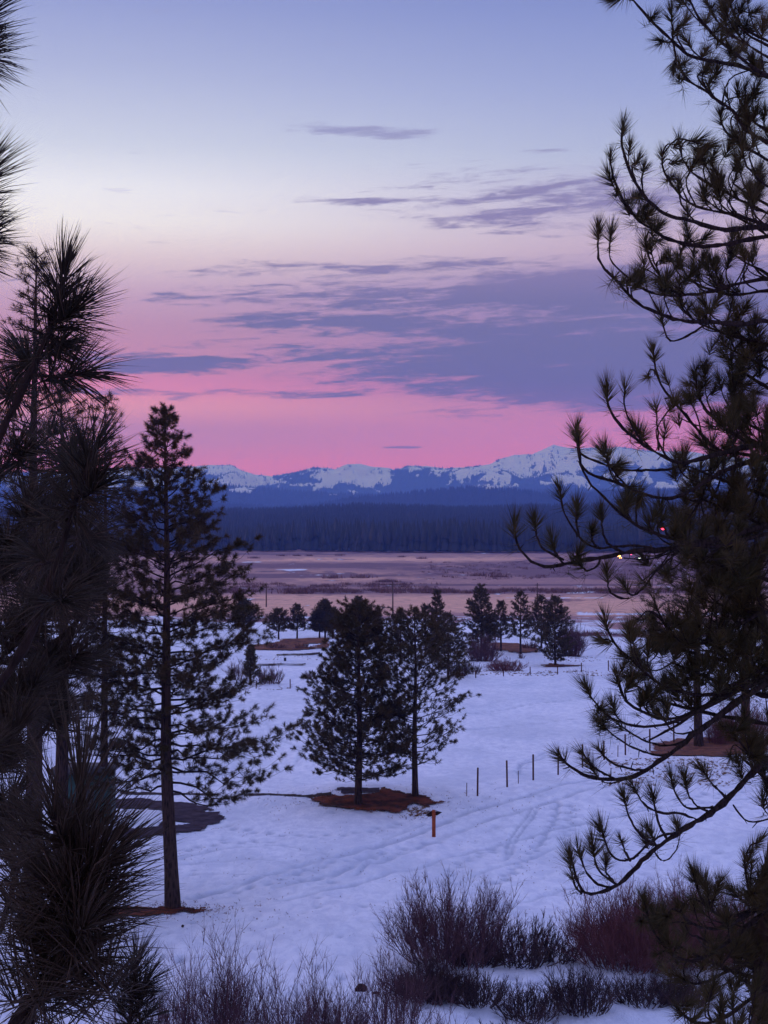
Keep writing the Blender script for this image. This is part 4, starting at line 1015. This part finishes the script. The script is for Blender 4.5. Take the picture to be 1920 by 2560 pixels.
rbough([(1805,285),(1812,320),(1835,345),(1880,370),(1930,400)], r1=.016, tufts=[(1870,250),(1890,280),(1860,285),(1900,210),(1905,160),(1880,230)], fill=4)
rbough([(1560,312),(1555,350),(1563,391),(1575,423),(1592,452),(1612,488),(1641,517),(1681,539),(1738,551),(1783,567),(1828,574),(1877,565),(1925,563)], r1=.028, dt=-.8,
       subs=[((1612,418),(1606,450),(1612,487))], tufts=[(1600,490),(1598,395),(1655,370),(1662,372)][:2], fill=5)
rbough([(1528,385),(1530,425),(1543,460),(1555,488),(1575,525),(1596,545),(1641,578),(1681,598),(1726,610),(1763,616),(1820,608),(1925,586)], r1=.024, dt=-.4,
       tufts=[(1545,478),(1588,490),(1612,520),(1630,530),(1650,560)], fill=5)
rbough([(1658,385),(1660,430),(1690,465),(1710,500),(1760,520),(1830,530),(1920,560)], r1=.018, dt=.5, tufts=[(1700,355),(1700,400),(1680,440),(1740,400),(1765,375),(1780,360)], fill=4)
rbough([(1700,345),(1708,400),(1730,430),(1800,470),(1860,500),(1940,540)], r1=.016, dt=.8, tufts=[(1752,345),(1760,395),(1790,380),(1790,440),(1850,400),(1830,360)], fill=6)
rbough([(1860,365),(1858,400),(1885,430),(1930,470)], r1=.014, tufts=[(1890,340),(1900,420),(1840,330)], fill=4)
rbough([(1760,490),(1790,520),(1850,540),(1940,600)], r1=.014, dt=.9, tufts=[(1800,470),(1840,480),(1880,500),(1900,470)], fill=5)
rbough([(1498,572),(1497,625),(1498,659),(1527,683),(1559,720),(1584,744),(1600,765),(1632,773),(1673,793),(1706,801),(1759,803),(1820,807),(1860,810),(1925,797)], r1=.026, dt=-.7,
       subs=[((1529,575),(1526,620),(1524,650),(1545,668),(1575,695),(1592,712),(1640,735),(1700,738))], tufts=[(1540,690),(1560,700),(1595,680),(1605,700)], fill=4)
rbough([(1616,600),(1620,635),(1640,671),(1665,708),(1690,735),(1760,735),(1800,720),(1860,705),(1925,690)], r1=.022, dt=.1,
       tufts=[(1598,680),(1640,700),(1655,720),(1670,640),(1650,600),(1700,650),(1730,680),(1760,640)], fill=6)
rbough([(1655,785),(1665,840),(1677,858),(1718,842),(1763,810),(1800,800)], r0=.006, r1=.010, dt=-.3, totrunk=False, tufts=[], fill=0)
rbough([(1700,650),(1720,700),(1770,720),(1840,740),(1930,720)], r1=.018, dt=.9, tufts=[(1720,600),(1770,590),(1800,650),(1830,640),(1850,600),(1880,640)], fill=7)
rbough([(1700,745),(1715,790),(1800,830),(1870,850),(1940,860)], r1=.016, dt=.5, tufts=[(1730,760),(1790,760),(1800,740),(1840,770),(1870,760),(1890,800)], fill=6)
rbough([(1810,860),(1840,880),(1880,900),(1940,930)], r1=.014, tufts=[(1860,850),(1890,870),(1850,900),(1900,840)], fill=5)
rbough([(1635,880),(1638,930),(1660,972),(1682,1002),(1716,1037),(1747,1076),(1769,1106),(1800,1130),(1900,1140)], r1=.018, dt=-.5,
       tufts=[(1620,940),(1690,1000),(1720,1000)], fill=3)
rbough([(1518,975),(1520,1020),(1530,1041),(1556,1071),(1590,1097),(1617,1119),(1651,1136),(1686,1158),(1712,1158),(1760,1145),(1808,1132),(1860,1119),(1925,1110)], r1=.03, dt=-.9,
       subs=[((1563,970),(1560,1010),(1572,1050),(1592,1085),(1615,1117)), ((1640,1015),(1645,1070),(1647,1125))], tufts=[(1580,1075),(1610,1085),(1690,1000)], fill=6)
rbough([(1740,930),(1742,980),(1760,1020),(1800,1060),(1850,1100),(1925,1115)], r1=.018, dt=.2, tufts=[(1765,910),(1768,960),(1730,990),(1790,970),(1720,960)], fill=7)
rbough([(1840,950),(1830,1010),(1850,1050),(1925,1090)], r1=.018, dt=.4, tufts=[(1860,1000),(1880,1010),(1800,1040),(1830,980),(1870,960),(1900,980)], fill=14)
rbough([(1443,1085),(1445,1130),(1475,1150),(1495,1154),(1539,1173),(1582,1178),(1634,1175),(1682,1173),(1712,1160),(1760,1148)], r0=.009, r1=.012, dt=-.8, totrunk=False, tufts=[(1550,1160)])
rbough([(1440,1075),(1446,1140),(1452,1171),(1469,1184),(1512,1197),(1556,1210),(1591,1230),(1634,1240),(1673,1251),(1712,1236),(1747,1214),(1786,1188),(1850,1160),(1925,1140)], r1=.024, dt=-1.0,
       tufts=[(1545,1180),(1575,1230),(1585,1215),(1600,1260)], fill=6)
rbough([(1446,1092),(1450,1150),(1460,1197),(1495,1227),(1530,1262),(1560,1293),(1591,1314),(1634,1332),(1673,1345),(1708,1356),(1780,1370),(1860,1350),(1925,1330)], r1=.022, dt=-1.1,
       subs=[((1600,1225),(1590,1270),(1592,1310)), ((1650,1265),(1655,1310),(1672,1343))], tufts=[(1580,1240),(1660,1290),(1640,1280)], fill=4)
rbough([(1286,1312),(1287,1362),(1304,1384),(1335,1410),(1365,1422),(1400,1416),(1434,1403),(1478,1397),(1521,1393),(1556,1382),(1591,1377),(1634,1375),(1695,1371),(1800,1345),(1925,1310)], r0=.009, r1=.032, dt=-1.3,
       subs=[((1337,1302),(1343,1350),(1356,1373),(1391,1388),(1410,1410)), ((1380,1350),(1388,1385),(1410,1400)), ((1400,1228),(1408,1284),(1426,1310),(1443,1340),(1465,1362),(1495,1371),(1539,1366),(1591,1362),(1640,1373)),
             ((1440,1268),(1442,1310),(1446,1340)), ((1503,1283),(1507,1340),(1530,1370),(1560,1382)), ((1480,1325),(1478,1350),(1492,1370)), ((1445,1400),(1455,1420),(1470,1428),(1495,1415),(1500,1397)), ((1560,1462),(1575,1492),(1595,1484),(1617,1458),(1634,1432),(1660,1410),(1700,1375)), ((1516,1425),(1521,1479),(1547,1497),(1573,1495))],
       tufts=[(1450,1375)], fill=0)
rbough([(1560,1395),(1620,1400),(1660,1388),(1690,1375)], r0=.005, r1=.008, dt=-1.0, totrunk=False, tipup=False)
rbough([(1512,1550),(1520,1590),(1534,1610),(1569,1640),(1604,1675),(1630,1700),(1680,1725),(1760,1740),(1850,1720),(1925,1690)], r1=.022, dt=-.7,
       tufts=[(1500,1600),(1560,1640),(1570,1690),(1585,1640)], fill=6)
rbough([(1638,1510),(1650,1545),(1680,1590),(1720,1620),(1780,1600),(1850,1560),(1925,1520)], r1=.022, dt=-.2, tufts=[(1590,1550),(1600,1580),(1660,1590),(1620,1540),(1700,1560)], fill=12)
rbough([(1540,1690),(1547,1735),(1578,1765),(1617,1787),(1660,1800),(1721,1787),(1800,1740),(1925,1680)], r1=.024, dt=-.6, tufts=[(1580,1700),(1560,1660),(1620,1720),(1640,1730),(1610,1740),(1630,1760)], fill=6)
rbough([(1466,1722),(1486,1761),(1521,1791),(1565,1813),(1634,1817),(1700,1800),(1780,1760),(1860,1720),(1925,1690)], r1=.02, dt=-.9, tufts=[(1505,1770),(1500,1800)], fill=3)
rbough([(1500,1808),(1530,1834),(1556,1856),(1604,1878),(1660,1891),(1690,1870)], r0=.007, r1=.01, dt=-.8, totrunk=False, tufts=[(1512,1790)])
rbough([(1547,1812),(1582,1834),(1617,1856),(1660,1863),(1699,1858),(1730,1835)], r0=.007, r1=.01, dt=-.7, totrunk=False)
rbough([(1620,1850),(1680,1820),(1740,1780),(1800,1730),(1870,1690),(1925,1660)], r0=.008, r1=.022, dt=-.3, tipup=False, tufts=[(1720,1730),(1745,1740)], fill=4)
rbough([(1400,1890),(1434,1925),(1482,1945),(1530,1948),(1569,1943),(1604,1930),(1643,1904),(1677,1882),(1712,1852),(1743,1826),(1782,1800),(1825,1765),(1868,1735),(1925,1700)], r0=.009, r1=.034, dt=-1.1,
       subs=[((1458,1885),(1475,1910),(1495,1925),(1534,1945)), ((1497,1872),(1512,1895),(1530,1908),(1573,1921),(1617,1925))], fill=2)
rbough([(1424,2140),(1436,2190),(1443,2207),(1460,2234),(1495,2229),(1534,2212),(1569,2186),(1599,2151),(1634,2121),(1669,2095),(1703,2071),(1743,2047),(1782,2025),(1816,1995),(1851,1960),(1886,1921),(1925,1890)], r0=.009, r1=.036, dt=-1.4,
       subs=[((1443,2120),(1455,2160),(1465,2180),(1495,2212),(1528,2215)), ((1480,2108),(1486,2160),(1510,2190),(1540,2208)), ((1512,2150),(1512,2180),(1530,2200)), ((1500,2070),(1521,2130),(1539,2149),(1573,2149),(1608,2116),(1638,2090),(1690,2078)),
             ((1550,2098),(1560,2125),(1573,2148)), ((1558,1990),(1570,2040),(1590,2075),(1617,2099),(1640,2112)), ((1582,1965),(1595,1990),(1600,2005),(1640,2030),(1700,2030),(1740,2047)), ((1630,1985),(1638,2038),(1651,2073),(1665,2095)), ((1620,2075),(1632,2100),(1640,2117)),
             ((1676,1945),(1690,1990),(1712,2021),(1764,2017),(1790,2015)), ((1712,1945),(1716,1985),(1738,2012),(1770,2028)), ((1760,1920),(1775,1950),(1790,1975),(1745,1990),(1700,2005)) if False else ((1755,1925),(1775,1955),(1800,1980),(1816,1994)), ((1428,2185),(1436,2215),(1452,2230))],
       tufts=[(1690,2055),(1605,2085)], fill=0)
rbough([(1700,2075),(1690,2120),(1668,2148),(1650,2150),(1640,2135),(1632,2122)], r0=.004, r1=.008, dt=-1.2, totrunk=False, tipup=False)
rbough([(1830,1830),(1860,1870),(1900,1930),(1930,1960)], r0=.008, r1=.014, dt=-.4, tufts=[(1800,1810),(1880,1850),(1850,1820),(1890,1890),(1820,1890)], fill=8)
rbough([(1830,2010),(1860,2055),(1900,2050),(1930,2040)], r0=.006, r1=.01, dt=-.4, tipup=False, tufts=[(1905,1990),(1915,1960)])
rbough([(1730,2180),(1740,2220),(1765,2270),(1810,2290),(1868,2277),(1925,2242)], r0=.008, r1=.022, dt=-.8, tufts=[(1700,2260),(1780,2240)], fill=5)
rbough([(1692,2262),(1706,2295),(1740,2312),(1780,2320),(1816,2308),(1870,2280),(1925,2250)], r0=.008, r1=.026, dt=-1.0, tufts=[(1640,2310),(1660,2290)], fill=7)
rbough([(1608,2250),(1612,2290),(1640,2340),(1680,2390),(1738,2400),(1790,2370),(1850,2320),(1925,2260)], r0=.008, r1=.026, dt=-1.0, tufts=[(1600,2300),(1650,2350),(1640,2380)], fill=9)
rbough([(1858,2150),(1862,2210),(1880,2260),(1930,2290)], r0=.009, r1=.018, dt=-.5, tufts=[(1900,2095),(1910,2150),(1870,2200),(1905,2200),(1850,2230),(1885,2230)], fill=6)
rbough([(1700,2440),(1740,2460),(1800,2430),(1860,2400),(1930,2370)], r0=.009, r1=.02, dt=-.5, tufts=[(1660,2420),(1720,2380),(1760,2400),(1800,2370),(1840,2350)], fill=6)
rbough([(1695,2520),(1740,2560),(1800,2540),(1860,2500),(1930,2440)], r0=.009, r1=.02, dt=-1.2, tufts=[(1720,2500),(1740,2530),(1800,2490),(1820,2450),(1780,2450)], fill=6)
rbough([(1800,2560),(1840,2600),(1900,2580),(1930,2560)], r0=.009, r1=.02, dt=-1.0, tufts=[(1850,2530),(1880,2500),(1890,2450)], fill=6)
# dense inner foliage: shoots facing the viewer round short inner boughs
for (cx, cy, sx, sy, n, dd) in [(1885,70,40,60,4,.3),(1895,290,35,80,9,.3),(1880,470,50,50,8,.5),(1870,640,50,50,7,.6),(1860,830,60,50,13,.4),(1880,930,40,40,9,.4),(1860,1080,60,60,24,.2),(1800,1180,90,40,26,.2),
                                (1830,1260,90,60,44,.2),(1760,1380,80,50,34,-.3),(1850,1400,70,60,40,.1),(1850,1520,70,60,44,.2),(1760,1560,80,50,26,.4),(1840,1640,80,50,40,.3),(1680,1600,60,40,16,.3),(1750,1670,80,30,20,.2),
                                (1620,1730,30,30,6,-.2),(1880,1900,40,40,8,0),(1890,2240,35,50,9,0),(1800,2350,70,40,8,0),(1870,2440,50,70,15,0),(1720,2360,50,40,5,0)]:
    B_ = Bough(rootR, 'needle_right', .18, 140, .0023, gR)
    c0 = at(cx, cy, TD + dd); t0 = at(tx(cy + 90), cy + 90, TD)
    Q = B_.branch([c0 + np.array([-sx / F * TD * .9, 0, .05]), c0 + np.array([0, 0, -.06]), (c0 + t0) / 2 + np.array([0, 0, -.05]), t0], .008, .022)
    for _ in range(n):
        e = at(cx + gR.normal() * sx, cy + gR.normal() * sy, TD + dd + gR.normal() * .4)
        j = int(np.argmin(np.linalg.norm(Q - e, axis=1))); b_ = Q[j]
        mid = (e + b_) / 2 + np.array([0, 0, -.06]); B_.branch([e, mid, b_], .005, .007, n=6)
        B_.tuft(e, unit(e - mid) * .7 + np.array([gR.normal() * .3, -.45 * gR.random(), .9]))
    B_.build()

# ------------------------------------------------------------------ near boughs on the left: another pine, an arm's length away
gL = np.random.default_rng(55)
rootL = empty('pine_tree', (-1.95, 3.2, float(gz(-1.95, 3.2))))
tag(rootL, 'nearest pine, huge long needled boughs crowding the left edge', 'pine tree')
LT = np.array([[-1.95, 3.2, float(gz(-1.95, 3.2)) - .2], [-1.93, 3.2, 11.0], [-1.9, 3.2, 12.5], [-1.88, 3.2, 14.5], [-1.85, 3.2, 16.5], [-1.8, 3.2, 18.5]])
mb = MB(); mb.tubes(dense_curve(LT, 24), np.linspace(.17, .06, 24), 14); mb.build('trunk', M['bark'], rootL)
def lbough(main, D, r0, r1, shoots, L=.17, k=190, wd=.0011, label=None, tip=True, stem=.8, spread=(.05, 1.35), k2=None):
    """main: tip to base pixels at distance D; joins the trunk; shoots: (tip xy, joint xy, dD)"""
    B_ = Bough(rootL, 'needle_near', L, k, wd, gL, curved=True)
    P3 = [at(x, y, D) for x, y in main]; e = P3[-1]; tz_ = e[2] - .25; tr_ = np.array([-1.93, 3.2, tz_])
    P3 += [e * .5 + tr_ * .5 + np.array([0, 0, .0]), tr_]
    B_.branch(P3, r0, r1, n=len(P3) * 4)
    if tip: a = unit(P3[0] - P3[1]); B_.tuft(P3[0] + a * .01, a)
    for (tx_, ty_), (jx, jy), dD in shoots:
        p0 = at(tx_, ty_, D + dD); p1 = at(jx, jy, D); mid = (p0 + p1) / 2 + np.array([0, 0, -.01])
        B_.branch([p0, mid, p1], r0 * .6, r0 * .8, n=7); B_.tuft(p0, unit(p0 - mid))
    B_.build(spread=spread, stem=stem, droop=.06)
# high tufts at the left edge
lbough([(-60,40),(-95,100),(-150,210),(-240,330)], 2.9, .004, .012, [((-45,120),(-110,140),.1), ((-70,60),(-110,110),-.1)], L=.125)
lbough([(-60,450),(-110,530),(-170,640),(-260,760)], 2.9, .004, .012, [((-55,540),(-130,570),-.1), ((-50,620),(-140,640),.1), ((-60,600),(-140,600),.0)], L=.125)
# the upper bough with the big fan of needles
lbough([(155,690),(148,740),(125,800),(100,880),(60,965),(20,1040),(-10,1100),(-60,1200),(-160,1320)], 3.0, .0045, .02,
       [((215,930),(70,935),-.05), ((170,850),(110,860),.1), ((60,900),(95,890),.2), ((20,980),(50,980),.3), ((190,770),(125,805),-.05)], L=.13, k=165, spread=(.05,1.45))
lbough([(235,1120),(215,1180),(190,1240),(165,1330),(140,1420),(110,1500),(80,1580),(30,1680),(-80,1800)], 2.7, .0045, .02,
       [((180,1150),(200,1200),.2), ((120,1290),(170,1300),.25), ((160,1500),(120,1480),-.1), ((90,1380),(150,1400),.2), ((230,1330),(165,1340),.2), ((250,1210),(190,1240),-.05)], L=.13, k=165, spread=(.05,1.45))
# inner dark mass
for (x, y, dx_, dy_, D, n) in [(40,1120,90,40,3.3,3),(90,1250,80,60,3.4,4),(40,1380,60,60,3.3,6),(140,1450,80,50,3.5,7),(60,1560,70,50,3.4,7),(170,1620,70,40,3.6,6),(50,1720,60,50,3.2,6),(160,1750,50,30,3.6,4),(240,1480,40,60,3.7,4),(20,1850,40,60,3.0,4),(30,2000,40,60,2.9,3)]:
    sh = [((x + gL.normal() * dx_ * .6, y + gL.normal() * dy_ * .6), (x - 40, y + 70), gL.normal() * .2) for _ in range(n)]
    lbough([(x, y), (x - 20, y + 50), (x - 50, y + 90), (x - 120, y + 150)], D, .004, .012, sh, L=.105, k=120)
# the lowest big bough
lbough([(205,1960),(198,2020),(190,2100),(186,2180),(180,2260),(172,2330),(155,2400),(125,2460),(80,2520),(20,2590),(-60,2680)], 2.25, .0075, .022,
       [((130,2030),(186,2110),-.1), ((250,2060),(190,2130),.1), ((230,2190),(184,2230),-.05), ((120,2170),(182,2230),.1), ((215,2310),(172,2350),-.1), ((110,2330),(170,2350),.05), ((190,2420),(150,2420),.1), ((255,2140),(188,2190),-.05), ((240,2260),(182,2300),.0)], L=.178, k=210, wd=.0011, spread=(.05,1.2), stem=1.15)
lbough([(60,2060),(50,2130),(40,2250),(10,2340),(-60,2440)], 2.6, .005, .014, [((20,2120),(45,2170),.1), ((70,2240),(40,2250),.1)], L=.14, k=140)
lbough([(345,2395),(340,2440),(335,2500),(330,2570),(300,2640),(150,2800)], 4.4, .005, .014, [((375,2440),(338,2480),0), ((310,2440),(338,2490),0), ((360,2490),(334,2530),0), ((300,2510),(332,2550),0), ((380,2520),(333,2560),.1)], L=.125, k=170)
